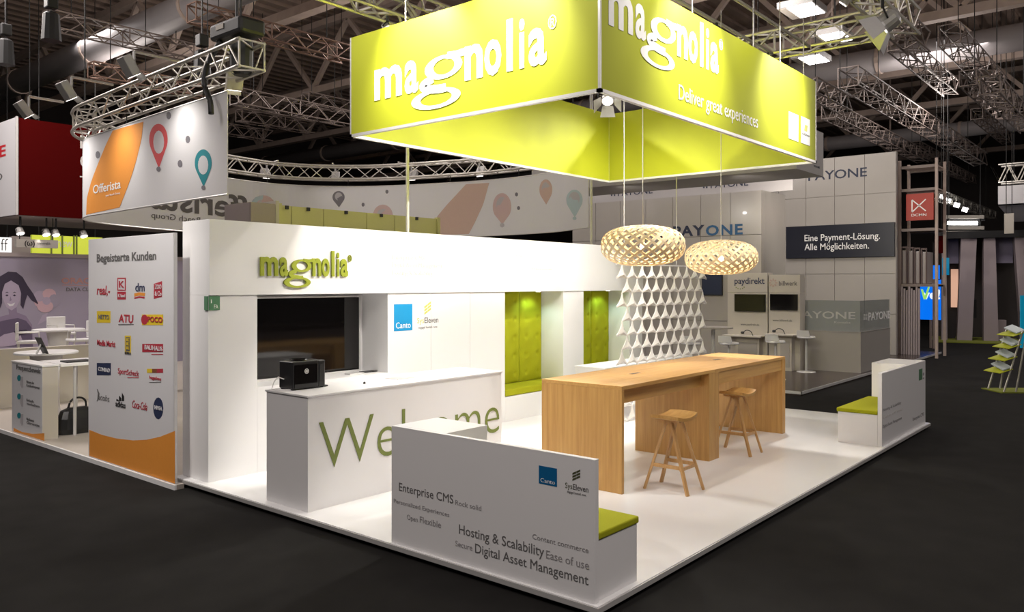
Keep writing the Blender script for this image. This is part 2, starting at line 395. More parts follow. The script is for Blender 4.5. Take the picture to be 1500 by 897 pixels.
def ptruss(label, p0, p1, z, size=.3, m=None, r=.022, axis='X', extend=0.):
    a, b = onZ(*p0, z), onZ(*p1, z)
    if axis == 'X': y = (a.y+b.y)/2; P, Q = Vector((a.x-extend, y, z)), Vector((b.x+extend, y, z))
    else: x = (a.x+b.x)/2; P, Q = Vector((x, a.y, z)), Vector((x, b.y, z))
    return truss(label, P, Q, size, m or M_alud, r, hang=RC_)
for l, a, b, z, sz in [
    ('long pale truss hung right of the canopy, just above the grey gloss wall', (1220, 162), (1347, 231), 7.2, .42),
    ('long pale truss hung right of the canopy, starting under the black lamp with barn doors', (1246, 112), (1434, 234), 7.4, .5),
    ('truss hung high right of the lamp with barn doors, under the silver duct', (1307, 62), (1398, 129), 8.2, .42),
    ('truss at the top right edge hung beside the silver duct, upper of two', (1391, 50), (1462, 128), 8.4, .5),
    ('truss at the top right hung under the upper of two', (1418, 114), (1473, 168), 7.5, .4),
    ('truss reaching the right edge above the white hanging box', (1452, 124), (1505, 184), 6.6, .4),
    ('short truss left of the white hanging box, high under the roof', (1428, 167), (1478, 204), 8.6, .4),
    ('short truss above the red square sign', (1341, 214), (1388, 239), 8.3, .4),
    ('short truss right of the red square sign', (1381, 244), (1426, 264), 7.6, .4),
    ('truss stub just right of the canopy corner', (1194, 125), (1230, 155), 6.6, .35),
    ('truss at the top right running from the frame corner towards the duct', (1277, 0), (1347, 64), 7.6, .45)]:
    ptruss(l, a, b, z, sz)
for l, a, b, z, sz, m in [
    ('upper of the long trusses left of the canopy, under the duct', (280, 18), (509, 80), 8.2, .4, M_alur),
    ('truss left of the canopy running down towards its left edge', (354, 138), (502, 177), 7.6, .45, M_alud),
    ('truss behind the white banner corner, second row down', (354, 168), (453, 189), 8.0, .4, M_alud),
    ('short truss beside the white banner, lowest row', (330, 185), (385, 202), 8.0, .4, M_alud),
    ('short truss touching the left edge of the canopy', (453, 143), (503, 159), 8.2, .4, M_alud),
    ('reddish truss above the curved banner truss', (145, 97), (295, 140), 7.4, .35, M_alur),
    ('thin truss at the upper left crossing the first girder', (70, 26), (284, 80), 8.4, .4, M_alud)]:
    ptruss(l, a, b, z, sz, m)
# ---- aluminium frame of trusses that carries the canopy
node = onZ(1243, 44, 5.75)
TZ = 5.75
truss('pale square truss over the canopy, running away to the far corner above its right face', (1.0, -.1+.3, TZ), (node.x+.25, .2, TZ), .34, M_alu, .024, hang=RC_, name='canopy_truss')
truss('pale square truss over the canopy, crossing behind its right end', (node.x, .42, TZ), (node.x, 4.98, TZ), .34, M_alu, .024, hang=RC_, name='canopy_truss')
truss('pale square truss over the canopy, along the back above the stand wall', (.9, 5.2, TZ), (6.1, 5.2, TZ), .34, M_alu, .024, hang=RC_, name='canopy_truss')
truss('pale square truss over the canopy, crossing its middle', (4.4, .42, TZ), (4.4, 4.98, TZ), .34, M_alu, .024, hang=RC_, name='canopy_truss')

# ------------------------------------------------------------------ lamps with barn doors
def barn_lamp(label, p, target, top, size=.2, group=None, pipe=None, m=None, doors=True):
    """theatre lamp: housing, four flaps, yoke, and a stem up to z=top"""
    p = Vector(p); t = thing('stage_lamp', label, 'lamp', tuple(p), group=group); m = m or M_fix
    q = (Vector(target)-p).to_track_quat('Z', 'Y'); R = q.to_matrix()
    def tr(mb): mb.v = [tuple(p + R @ Vector(v)) for v in mb.v]; return mb
    s = size
    hs = obj('housing', tr(MB().lathe([(s*.32, -s*.95), (s*.5, -s*.8), (s*.55, -s*.1), (s*.62, 0)], 14)), m, t, smooth=False)
    obj('lens', tr(MB().lathe([(s*.5, .004), (s*.5, .012)], 14)), M_lens, hs)
    if doors:
        for k in range(4):
            a = k*math.pi/2; c, sn = math.cos(a), math.sin(a)
            e = lambda r, w, z: (r*c - w*sn, r*sn + w*c, z)
            obj('barn_door', tr(MB().slab([e(.62*s, -.5*s, 0), e(.62*s, .5*s, 0), e(1.25*s, .72*s, .85*s), e(1.25*s, -.72*s, .85*s)], (c, sn, .2), .006)), m, hs)
    obj('yoke', MB().tube([p + R @ Vector((s*.62, 0, -s*.4)), (p.x+.0, p.y, p.z+s*1.1), p + R @ Vector((-s*.62, 0, -s*.4))], .012, 6), M_black, t)
    obj('stem', MB().tube([(p.x, p.y, p.z+s*1.0), (p.x, p.y, top)], .02, 6), M_black, t)
    return t
WL = ['stage lamp washing the left canopy face, near its front corner', 'stage lamp washing the middle of the left canopy face', 'stage lamp with greenish barn doors left of the canopy at the top edge']
WR = ['stage lamp washing the right canopy face, near its front corner', 'stage lamp washing the middle of the right canopy face', 'large stage lamp with open silver barn doors right of the canopy']
for (p, tg), l in zip(WASH_L, WL): barn_lamp(l, Vector(p)+(Vector(p)-Vector(tg)).normalized()*.04, tg, TZ-.262, .17)
for (p, tg), l in zip(WASH_R, WR): barn_lamp(l, Vector(p)+(Vector(p)-Vector(tg)).normalized()*.04, tg, TZ-.262, .17 if l[0] == 's' else .21)
# outrigger pipes that hold the left row of wash lamps
for (p, tg), l in zip(WASH_L, ['outrigger pipe over the front corner of the left canopy face', 'outrigger pipe over the middle of the left canopy face', 'outrigger pipe over the far end of the left canopy face']):
    tag(obj('outrigger_pipe', MB().tube([(p[0]-.15, p[1], TZ-.235), (4.4, p[1], TZ-.235)], .024, 8), M_alu), l, 'pipe')
barn_lamp('silver lamp with barn doors hanging inside the canopy, seen under its near corner', Vector(INNER[0][0])+(Vector(INNER[0][0])-Vector(INNER[0][1])).normalized()*.03, INNER[0][1], TZ-.262, .14)
OL = ['stand lamp outside the left canopy face, nearer the front corner', 'stand lamp outside the left canopy face, nearer the far end', 'stand lamp outside the right rear canopy side, nearer the front', 'stand lamp outside the right rear canopy side, nearer the back',
      'stand lamp outside the right canopy face, nearer the front corner', 'stand lamp outside the right canopy face, nearer its far end', 'stand lamp outside the rear canopy side, left one', 'stand lamp outside the rear canopy side, right one']
for (p, tg), l in zip(OUTER, OL): barn_lamp(l, Vector(p)+(Vector(p)-Vector(tg)).normalized()*.03, tg, TZ-.198 if not .35 < p[1] < 5 else TZ-.262, .10, doors=False)
XL = ['wall-washing lamp high in the left of the canopy', 'wall-washing lamp high in the middle of the canopy', 'wall-washing lamp high in the right of the canopy']
for (p, tg), l in zip(WALLW, XL): barn_lamp(l, Vector(p)+(Vector(p)-Vector(tg)).normalized()*.03, tg, TZ-.262, .14, doors=False)
for (x, y), l in zip([(1.85, 1.35), (1.9, 3.3), (6.3, 2.6), (3, 1.9)], ['lamp rail across the canopy, nearest the front right face', 'lamp rail across the canopy, at the back', 'lamp rail', 'lamp rail across the canopy middle']):
    if l == 'lamp rail': continue
    tag(obj('lamp_rail', MB().tube([(.8, y, TZ-.235), (7.5, y, TZ-.235)], .024, 8), M_alu), l, 'pipe')

# ================================================================== THE WHITE STAND
pl = thing('stand_platform', 'low white platform with grey edge strip on the black carpet', 'platform', (0, 0, 0))
obj('floor_panel', bx(0, 8.56, 0, 5.27, .058, PT), M_floorw, pl, bevel=.003)
obj('edge_strip', MB().box(-.012, 8.572, -.012, .0, .04, PT-.006).box(-.012, 0, 0, 5.27, .04, PT-.006).box(8.56, 8.572, 0, 5.27, .04, PT-.006), M_edge, pl)
obj('plinth', bx(.05, 8.5, .05, 5.2, 0, .06), M_black, pl)

# ---- canopy
cn = thing('hanging_canopy', 'huge lime green square banner frame hanging over the stand with white wordmarks', 'banner', ((CX0+CX1)/2, (CY0+CY1)/2, CZB))
T = .02
fpl = obj('fabric_panel', bx(CX0, CX0+T, CY0+.022, CY1-.022, CZB+.012, CZT), M_lime, cn, label='left front fabric face')
fpr = obj('fabric_panel', bx(CX0+.022, CX1-.022, CY0, CY0+T, CZB+.012, CZT), M_lime, cn, label='right front fabric face')
obj('fabric_panel', bx(CX0+.022, CX1-.022, CY1-T, CY1, CZB+.012, CZT), M_lime, cn, label='rear fabric face seen from inside')
obj('fabric_panel', bx(CX1-T, CX1, CY0+.022, CY1-.022, CZB+.012, CZT), M_lime, cn, label='right rear fabric face seen from inside')
for a in [(CX0-.005, CX0+.035, CY0-.005, CY1+.005), (CX1-.035, CX1+.005, CY0-.005, CY1+.005), (CX0-.005, CX1+.005, CY0-.005, CY0+.035), (CX0-.005, CX1+.005, CY1-.035, CY1+.005)]:
    obj('frame_rail', bx(*a, CZB-.018, CZB+.012), M_bezel, cn)
for x, y in [(CX0, CY0), (CX1-.022, CY0), (CX0, CY1-.022), (CX1-.022, CY1-.022)]:
    obj('corner_post', bx(x, x+.022, y, y+.022, CZB+.012, CZT), M_bezel, cn)
wordmark((CX0-.002, onX(549, 137, CX0).y, 4.06), AY, onX(549, 137, CX0).y-onX(801, 80, CX0).y, .292, M_wtext, fpl, .004)
wordmark((onY(891, 36, CY0).x, CY0-.002, 4.315), AX, onY(1052, 108, CY0).x-onY(891, 36, CY0).x, .275, M_wtext, fpr, .004)
ptext('Deliver great experiences', (994, 146), (1110, 187), ('Y', CY0), 20, M_wtext, fpr)
for pa, pb, s in [((1155, 163), (1169, 208), 0), ((1173, 170), (1186, 214), 1)]:
    a, b = onY(*pa, CY0), onY(*pb, CY0)
    lq = obj('logo_square', bx(a.x, b.x, CY0-.004, CY0-.001, b.z, a.z), M_wtext, cn)
    if s:
        c = (a+b)/2
        for k in range(3): obj('logo_stripe', MB().slab([(c.x-.05+k*.035, CY0-.005, c.z+.0), (c.x-.02+k*.035, CY0-.005, c.z), (c.x+.0+k*.035, CY0-.005, c.z+.08), (c.x-.03+k*.035, CY0-.005, c.z+.08)], (0, -1, 0), .001), M_sysy, lq)
        text('SysEleven', (a.x+.02, CY0-.005, c.z-.06), AX, (b.x-a.x)-.04, .03, M_sysd, lq, ext=.001)
    else: text('Canto', (a.x+.02, CY0-.005, b.z+.03), AX, (b.x-a.x)-.04, .035, M_faint, lq, ext=.001)
for x, y in [(CX0+.01, 3.4), (CX0+.01, 2.2), (3.2, CY0+.01), (4.7, CY0+.01), (5.5, CY0+.01), (6.3, CY0+.01), (CX1-.01, 3.2), (4.0, CY1-.01)]:
    obj('hanging_cable', MB().tube([(x, y, CZT-.02), (x, y, TZ-.2)], .007, 6), M_cable, cn)

# ---- stand wall with niches
WY = 4.73; WB = 5.24
sw = thing('niche_unit', 'long white stand wall with screen niche and two lime seat niches', 'wall', (4.3, 5.0, PT))
ZH, ZT = 1.965, 2.73
N1 = (.641, 2.457); N2 = (4.69, 6.12); N3 = (6.68, 8.11)
X0, X1 = .085, 8.545
obj('header', bx(X0, X1, WY-.022, WB, ZH, ZT), M_white, sw, bevel=.002)
obj('pillar', bx(X0, N1[0], WY, WB, PT, ZH), M_white, sw, bevel=.002)
obj('back_panel', bx(N1[0], N1[1], WB-.03, WB, PT, ZH), M_white, sw)
obj('sill', bx(N1[0], N1[1], WY, WB-.03, PT, .985), M_white, sw, bevel=.002)
xs = [N1[1], 3.2, 3.95, N2[0]]
for a, b in zip(xs, xs[1:]): obj('wall_panel', bx(a+.0015, b-.0015, WY, WB, PT, ZH-.003), M_white, sw, bevel=.0015)
obj('pillar', bx(N2[1], N3[0], WY, WB, PT, ZH), M_white, sw, bevel=.002)
obj('pillar', bx(N3[1], X1, WY, WB, PT, ZH), M_white, sw, bevel=.002)
def tufted(x0, x1, y, z0, z1, nx, nz):
    mb = MB(); NX, NZ = 12*nx, 12*nz; vs = []; fs = []
    for j in range(NZ+1):
        for i in range(NX+1):
            a, b = i/12, j/12
            dx = abs(a-round(a-.5)-.5); dz = abs(b-round(b-.5)-.5)          # distance to tuft centre
            d = math.hypot(dx, dz)
            h = .03*(1-math.exp(-(d/.10)**2)) + .006*math.sin(5*a+2*b) + .004*math.sin(7*b-3*a)
            ed = min(i, NX-i, j, NZ-j)/4.
            h *= min(1, ed)**.5
            vs.append((x0+(x1-x0)*i/NX, y-h-.02, z0+(z1-z0)*j/NZ))
    for j in range(NZ):
        for i in range(NX):
            k = j*(NX+1)+i; fs.append((k, k+1, k+NX+2, k+NX+1))
    return mb.add(vs, fs)
for n, (a, b) in enumerate((N2, N3)):
    obj('back_panel', bx(a, b, WB-.03, WB, PT, ZH), M_white, sw)
    obj('bench_front', bx(a, b, WY, WB-.03, PT, .44), M_white, sw, bevel=.002)
    obj('seat_cushion', bx(a+.005, b-.005, WY-.005, WB-.035, .445, .545), M_limeseat, sw, bevel=.02, seg=3)
    m1 = a+.30
    obj('back_cushion', tufted(a+.004, m1, WB-.05, .55, ZH-.005, 1, 5), M_limeseat, sw, smooth=True)
    obj('back_cushion', tufted(m1+.004, m1+.56, WB-.05, .55, ZH-.005, 2, 5), M_limeseat, sw, smooth=True)
    obj('back_cushion', tufted(m1+.564, b-.004, WB-.05, .55, ZH-.005, 2, 5), M_limeseat, sw, smooth=True)
    obj('niche_lamp', MB().lathe([(.035, 0), (.035, .012)], 14, ((a+b)/2+.35, 4.95, ZH-.012)), M_lens, sw)
    lamp('SPOT', 'niche_light', ((a+b)/2+.3, 4.95, ZH-.03), 7, (.62, 1., .88), ((a+b)/2+.3, 5.0, 0), spot_size=math.radians(140), spot_blend=.5, shadow_soft_size=.03)
wordmark((onY(378, 393, WY).x, WY-.03, 2.175), AX, 1.155, .178, M_olive, sw, .022)
gp = onY(307, 430, WY); 
obj('green_plate', bx(.088, .205, WY-.012, WY-.001, 1.815, 1.955), M_greent, sw, label='green info plate')
obj('green_plate', bx(X0-.012, X0-.001, WY+.0, WY+.06, 1.815, 1.955), M_greent, sw)
text('i', (.105, WY-.0125, 1.885), AX, .012, .045, M_wtext, sw, ext=.001); text('FA', (.14, WY-.0125, 1.83), AX, .045, .04, M_wtext, sw, ext=.001)
for s, p0, p1 in [('Enterprise CMS', (574, 380), (622, 382)), ('Digital Asset Management', (574, 392), (648, 392)), ('Hosting & Scalability', (574, 404), (634, 403))]:
    ptext(s, p0, p1, ('Y', WY-.022), 7, M_faint, sw)
for s, p0, p1 in [('Content commerce Ease of use', (703, 374), (765, 376)), ('Personalized Experiences', (744, 395), (808, 396))]:
    ptext(s, p0, p1, ('Y', WY-.022), 4, M_faint, sw)
def partner_logos(P, parent, plane, sq, mark, word, sub, dark):
    """a blue square with a word, and a stripe mark over a two-tone word, printed on a face; all corners given on that face"""
    ax, c = plane; f = onX if ax == 'X' else onY; u = AY if ax == 'X' else AX; n = u.cross(Vector((0, 0, 1)))
    def rect(p0, p1, lift, name, m):
        a, b = f(*p0, c), f(*p1, c); w = abs((b-a).dot(u)); L = [a, a+u*w, a+u*w+Vector((0, 0, b.z-a.z)), a+Vector((0, 0, b.z-a.z))]
        return obj(name, MB().slab([q+n*.0005 for q in L], n, lift), m, parent)
    bq = rect(sq[0], sq[1], .0015, 'logo_square', M_blue_shaded if dark else M_blue)
    a, b = f(*sq[0], c), f(*sq[1], c); w = abs((b-a).dot(u)); h = a.z-b.z
    text('Canto', a + n*.0025 + u*(w*.1) + Vector((0, 0, -h*.9)), u, w*.8, h*.22, M_wtext, bq, .0, ext=.0008)
    a, b = f(*mark[0], c), f(*mark[1], c); w = abs((b-a).dot(u)); h = a.z-b.z
    mb = MB()
    for i in range(3):
        for j in range(2):
            o = a + u*(w*(.05+.45*j - .0*i)) + Vector((0, 0, -h*(.30+.26*i - .22*j)))
            mb.slab([o+n*.0005, o+u*(w*.42)+Vector((0, 0, h*.20))+n*.0005, o+u*(w*.42)+Vector((0, 0, h*.02))+n*.0005, o+Vector((0, 0, -h*.18))+n*.0005], n, .001)
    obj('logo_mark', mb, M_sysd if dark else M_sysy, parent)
    a, b = f(*word[0], c), f(*word[1], c); w = abs((b-a).dot(u)); D = (a-CAM).dot(FW)
    cap = 8.*D/FPX
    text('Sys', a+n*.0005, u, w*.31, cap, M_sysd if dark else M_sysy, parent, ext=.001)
    text('Eleven', a+n*.0005+u*(w*.34), u, w*.66, cap, M_grey, parent, .012, ext=.001)
    a, b = f(*sub[0], c), f(*sub[1], c); w = abs((b-a).dot(u))
    text('engage! hosted. now.', a+n*.0005, u, w, cap*.45, M_grey, parent, ext=.001)
partner_logos(None, sw, ('Y', WY), ((577, 446), (604, 484)), ((621, 444), (632, 461)), ((611, 474), (642, 472)), ((613, 482), (641, 480)), False)

# ---- flat screen in the niche
tv = thing('flat_screen', 'large black wall screen in the niche behind the welcome counter', 'screen', (1.45, 5.18, 1.0))
obj('casing', bx(.66, 2.38, 5.155, 5.208, .99, 1.93), M_black, tv, bevel=.004)
obj('panel', bx(.675, 2.352, 5.150, 5.156, 1.012, 1.912), M_gloss, tv)
fr = MB().box(.66, 2.38, 5.146, 5.16, .986, 1.008).box(2.355, 2.38, 5.146, 5.16, 1.008, 1.93).box(.66, 2.38, 5.146, 5.16, 1.915, 1.93).box(.66, .672, 5.146, 5.16, 1.008, 1.93)
obj('frame', fr, M_bezel, tv)

# ---- welcome counter
ct = thing('welcome_counter', 'white reception counter with thin green greeting on its front', 'counter', (1.39, 3.4, PT))
obj('body', bx(.09, 2.69, 3.085, 3.715, PT, 1.085), M_white, ct)
obj('top', bx(.08, 2.70, 3.075, 3.725, 1.085, 1.102), M_white, ct, bevel=.002)
text('Welcome', (onY(467, 690, 3.085).x, 3.083, .425), AX, 2.44, .435, M_wgreen, ct, -.013, ext=.004, res=5)
tag(obj('printed_sheet', bx(1.38, 1.62, 3.35, 3.55, 1.102, 1.106), M_warmgrey), 'thin grey sheet lying on the counter beside the black machine', 'sheet')
for nm, x, y, l in [('flat_device', 2.1, 4.93, 'small silver flat device lying on the niche sill under the screen corner'), ('remote_control', 2.36, 4.98, 'dark remote control at the right end of the niche sill')]:
    tag(obj(nm, bx(x-.11, x+.11, y-.06, y+.05, .985, 1.0 if nm[0] == 'f' else .997), M_bezel if nm[0] == 'f' else M_black, bevel=.004), l, 'device')
tag(obj('pen_cap', MB().lathe([(.012, 0), (.012, .014), (.006, .02)], 10, (.95, 3.36, 1.102)), M_black), 'tiny dark pen cap on the counter top', 'cap')
# ---- black machine
mc = thing('vending_machine', 'black boxy machine with round white emblem on the counter', 'machine', (.365, 3.56, 1.102))
obj('body', bx(.19, .475, 3.45, 3.67, 1.112, 1.365), M_plastic, mc, bevel=.012, seg=3)
obj('side_block', bx(.477, .555, 3.455, 3.665, 1.112, 1.36), M_plastic, mc, bevel=.01)
fpn = obj('front_panel', bx(.205, .462, 3.443, 3.452, 1.12, 1.335), M_gloss, mc, bevel=.003)
obj('foot', MB().box(.2, .54, 3.47, 3.65, 1.102, 1.113), M_black, mc)
obj('lid', MB().lathe([(.075, 0), (.082, .006), (.07, .014)], 20, (.33, 3.56, 1.365)), M_gloss, mc)
obj('tray', bx(.50, .60, 3.47, 3.6, 1.106, 1.118), M_plastic, mc, bevel=.003)
E0 = lambda r: [(.335+r*math.cos(2*math.pi*k/20), 3.442, 1.272+r*math.sin(2*math.pi*k/20)) for k in range(20)]
obj('emblem', MB().ringslab(E0(.023), E0(.018), (0, -1, 0), .002).ringslab(E0(.011), E0(.007), (0, -1, 0), .002).box(.315, .355, 3.440, 3.442, 1.270, 1.274), M_wtext, fpn)
obj('slot', MB().box(.49, .54, 3.450, 3.455, 1.16, 1.32), M_black, mc)
tag(obj('white_cable', MB().tube([(.185, 3.58, 1.2), (.15, 3.62, 1.22), (.12, 3.64, 1.18), (.1, 3.65, 1.112), (.13, 3.60, 1.107), (.2, 3.5, 1.107)], .006, 6), M_wtext), 'white cable looping out of the left side of the black machine', 'cable')

# ---- L benches
bn = thing('corner_bench', 'white bench with printed tall back in the front corner of the platform', 'bench', (.3, .97, PT))
obj('back_panel', bx(.02, .062, .035, 1.92, PT, .982), M_white, bn, bevel=.0015)
obj('arm_block', bx(.064, .515, 1.37, 1.92, PT, .982), M_white, bn, bevel=.0015)
obj('seat_base', bx(.064, .54, .045, 1.368, PT, .465), M_white, bn, bevel=.0015)
obj('cushion', bx(.066, .555, .035, 1.366, .467, .515), M_limeseat, bn, bevel=.012, seg=3)
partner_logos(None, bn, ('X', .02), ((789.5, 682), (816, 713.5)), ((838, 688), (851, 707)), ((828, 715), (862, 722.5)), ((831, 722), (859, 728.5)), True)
BP = ('X', .02)
for s, p0, p1, c, m, b in [('Enterprise CMS', (584.5, 719), (664, 738), 12, M_grey, .0), ('Rock solid', (667, 740), (705, 748), 7, M_grey2, 0.), ('Personalized Experiences', (577, 737), (658, 757), 6, M_grey2, 0.),
                           ('Open', (596, 761), (612, 765), 7, M_grey2, 0.), ('Flexible', (615, 765.5), (646, 774), 9, M_grey2, 0.), ('Hosting & Scalability', (672.5, 780), (797, 818), 14, M_grey, 0.), ('Content commerce', (780, 790), (862, 810), 7.5, M_grey2, 0.),
                           ('Secure', (667, 800), (692, 807), 8, M_grey2, 0.), ('Ease of use', (800, 818), (863, 835), 12, M_grey2, 0.), ('Digital Asset Management', (696, 809.5), (862, 858), 14, M_grey, 0.)]:
    ptext(s, p0, p1, BP, c, m, bn, b, ext=.001)
b2 = thing('corner_bench', 'white bench with lime seat at the far right end of the platform', 'bench', (7.4, .3, PT))
obj('back_panel', bx(6.29, 8.47, .035, .085, PT, .982), M_white, b2, bevel=.0015)
obj('arm_block', bx(7.63, 8.47, .087, .53, PT, .982), M_white, b2, bevel=.0015)
obj('seat_base', bx(6.29, 7.628, .087, .56, PT, .465), M_white, b2, bevel=.0015)
obj('cushion', bx(6.28, 7.626, .087, .575, .467, .515), M_limeseat, b2, bevel=.012, seg=3)
BQ = ('Y', .035)
for s, p0, p1, c, m in [('Hosting & Scalability', (1293, 603), (1320, 592), 4, M_grey2), ('Ease of use', (1293, 613), (1322, 602), 4, M_faint), ('Digital Asset Management', (1293, 628), (1321, 614), 4.5, M_grey2), ('Enterprise CMS', (1337, 617), (1353, 609), 5, M_grey2)]:
    ptext(s, p0, p1, BQ, c, m, b2, ext=.001)
a, b = onY(1346, 541.5, .035), onY(1351, 556, .035)
obj('logo_square', bx(a.x, b.x, .033, .0348, b.z, a.z), M_greent, b2)
obj('logo_mark', MB().box(b.x+.03, b.x+.1, .033, .0348, b.z+.05, b.z+.09).box(b.x+.03, b.x+.1, .033, .0348, b.z+.0, b.z+.02), M_grey2, b2)
b3 = thing('white_block_seat', 'white block seat behind the hanging tile screen, against the stand wall', 'bench', (6.6, 3.9, PT))
bk = onY(886, 532, 3.62)
obj('body', bx(bk.x+.01, 8.3, 3.62, 4.15, PT, .84), M_white, b3, bevel=.002)
obj('top', bx(bk.x, 8.31, 3.61, 4.16, .84, .86), M_white, b3, bevel=.002)

# ---- tables
TT = 1.105
def table(label, x0, x1, flush, y0=1.30, y1=2.26):
    t = thing('bar_table', label, 'table', ((x0+x1)/2, (y0+y1)/2, PT))
    obj('tabletop', bx(x0, x1, y0, y1, TT-.035, TT), M_oakx, t, bevel=.0015)
    lw = .04 if not flush else .10
    obj('leg_panel', bx(x0, x0+lw, y0, y1, PT, TT-.036), M_oak, t, bevel=.0015)
    lw2 = .15 if not flush else .10
    obj('leg_panel', bx(x1-lw2, x1, y0, y1, PT, TT-.036), M_oak, t, bevel=.0015)
    ya = y0+.10 if not flush else y0+.012
    za = .915 if not flush else .925
    obj('apron', bx(x0+lw+.001, x1-lw2-.001, ya, ya+.025, za, TT-.036), M_oakx, t)
    obj('apron', bx(x0+lw+.001, x1-lw2-.001, y1-.13, y1-.105, za, TT-.036), M_oakx, t)
    xc = x0+(x1-x0)*.5
    g = onZ(930, 547.5, TT) if not flush else onZ(1050, 527, TT)
    ch = obj('cable_hatch', bx(g.x-.13, g.x+.13, g.y-.05, g.y+.05, TT, TT+.002), M_oaks, t)
    obj('cable_slot', bx(g.x-.09, g.x+.09, g.y-.022, g.y+.022, TT+.002, TT+.003), M_black, ch)
    return t
table('oak bar table with slab legs, nearer of the joined pair, with recessed apron', 2.36, 4.345, False)
t2 = table('oak bar table with slab legs, farther of the joined pair, with flush fascia', 4.348, 6.46, True)

# ---- stools
def stool(label, x, y, rz=0.):
    t = thing('bar_stool', label, 'stool', (x, y, PT), rz, group=None)
    zs = .70
    mb = MB(); NX, NY = 10, 10; vs = []; fs = []
    hx, hy = .21, .165
    for s in (0, 1):
        for j in range(NY+1):
            for i in range(NX+1):
                a, b = i/NX*2-1, j/NY*2-1
                px = a*hx*(1-.06*b*b); py = b*hy*(1-.10*a*a)
                z = zs + .028*a*a - .012*(1-b*b)*(1-a*a) - .006*b*b + (.0 if s else -.016)
                vs.append((px, py, z))
    n = (NX+1)*(NY+1)
    for j in range(NY):
        for i in range(NX):
            k = j*(NX+1)+i; fs.append((n+k, n+k+1, n+k+NX+2, n+k+NX+1)); fs.append((k, k+NX+1, k+NX+2, k+1))
    # rim (s=0 bottom, s=1 top)
    for i in range(NX): fs.append((i, i+1, n+i+1, n+i)); o = NY*(NX+1); fs.append((o+i+1, o+i, n+o+i, n+o+i+1))
    for j in range(NY): a = j*(NX+1); b = (j+1)*(NX+1); fs.append((b, a, n+a, n+b)); fs.append((a+NX, b+NX, n+b+NX, n+a+NX))
    # top sits above the bottom skin
    vs = [(v[0], v[1], v[2]+.016 if i >= n else v[2]) for i, v in enumerate(vs)]
    obj('seat', mb.add(vs, fs), M_oakx, t, local=True, smooth=False)
    for sx in (-1, 1):
        for sy in (-1, 1):
            obj('leg', MB().obox((sx*.165, sy*.232, 0), (sx*.10, sy*.028, zs-.03), .036, .026), M_oaks, t, local=True, bevel=.005)
        obj('crossbar', MB().obox((sx*.139, -.148, .245), (sx*.139, .148, .245), .024, .034), M_oaks, t, local=True, bevel=.003)
        obj('seat_rail', MB().obox((sx*.10, -.12, zs-.022), (sx*.10, .12, zs-.022), .03, .02), M_oaks, t, local=True)
    obj('footrest', MB().obox((-.16, -.155, .235), (.16, -.155, .235), .024, .03), M_oaks, t, local=True, bevel=.003)
    obj('seat_rail', MB().obox((-.12, 0, zs-.035), (.12, 0, zs-.035), .03, .02), M_oaks, t, local=True)
    return t
stool('oak bar stool with crossed slat legs in front of the nearer table', 2.86, 1.02, 0.)
stool('oak bar stool with crossed slat legs pushed in at the farther table', 4.88, 1.27, 0.)

# ---- pendant lamps of woven bamboo strips
def pendant(label, c, R, H):
    c = Vector(c); t = thing('pendant_lamp', label, 'lamp', tuple(c)); n = 22
    def strip(sgn):
        mb = MB(); vs = []; fs = []; K = 26; w = .0145
        for k in range(K+1):
            f = k/K; th = -math.pi*.435 + f*math.pi*.87; lon = sgn*f*math.pi*.62
            pos = lambda th, lo, e: Vector(((R+e)*(abs(math.cos(th))**.72)*math.cos(lo), (R+e)*(abs(math.cos(th))**.72)*math.sin(lo), (H+e)*math.copysign(abs(math.sin(th))**.85, math.sin(th))))
            p = pos(th, lon, sgn*.003); q = pos(th+.02, lon+sgn*.02*.71, sgn*.003); d = (q-p).normalized(); nn = Vector((p.x/R**2, p.y/R**2, p.z/H**2)).normalized(); s = d.cross(nn).normalized()
            vs += [p-s*w, p+s*w, p+s*w+nn*.002, p-s*w+nn*.002]
        for k in range(K):
            a = 4*k
            for i in range(4): fs.append((a+i, a+(i+1) % 4, a+4+(i+1) % 4, a+4+i))
        return mb.add(vs, fs)
    for sgn in (1, -1):
        first = obj('strip', strip(sgn), M_bamboo, t, local=True)
        for k in range(n):
            o = first if k == 0 else first.copy()
            if k: COL.objects.link(o)
            o.rotation_euler = (0, 0, 2*math.pi*k/n + (0 if sgn > 0 else .07))
    rt = R*(math.cos(math.pi*.435)**.72); zt = H*(math.sin(math.pi*.435)**.85)
    for z in (zt, -zt): obj('rim', MB().tube([(rt*math.cos(a*math.pi/12), rt*math.sin(a*math.pi/12), z) for a in range(24)], .008, 6, closed=True), M_bamboo, t, local=True)
    obj('spoke', MB().obox((-rt, 0, zt), (rt, 0, zt), .012, .006).obox((0, -rt, zt), (0, rt, zt), .012, .006), M_bamboo, t, local=True)
    obj('socket', MB().lathe([(.02, .0), (.024, .07), (.012, .10)], 12, (0, 0, .03)), M_wtext, t, local=True)
    obj('bulb', MB().lathe([(.004, -.05), (.026, -.038), (.034, -.01), (.026, .02), (.016, .035)], 14), M_bulb, t, local=True, smooth=True)
    obj('cord', MB().tube([(0, 0, .1), (0, 0, TZ-.14-c.z)], .006, 6), M_cable, t, local=True)
    lamp('POINT', 'pendant_light', tuple(c-Vector((0, 0, .09))), 17, (1, .78, .50), shadow_soft_size=.035)
pendant('round woven bamboo pendant lamp over the nearer table, left one', (3.56, 1.78, 2.50), .455, .218)
pendant('round woven bamboo pendant lamp over the farther table, right one', (5.52, 1.78, 2.42), .455, .218)

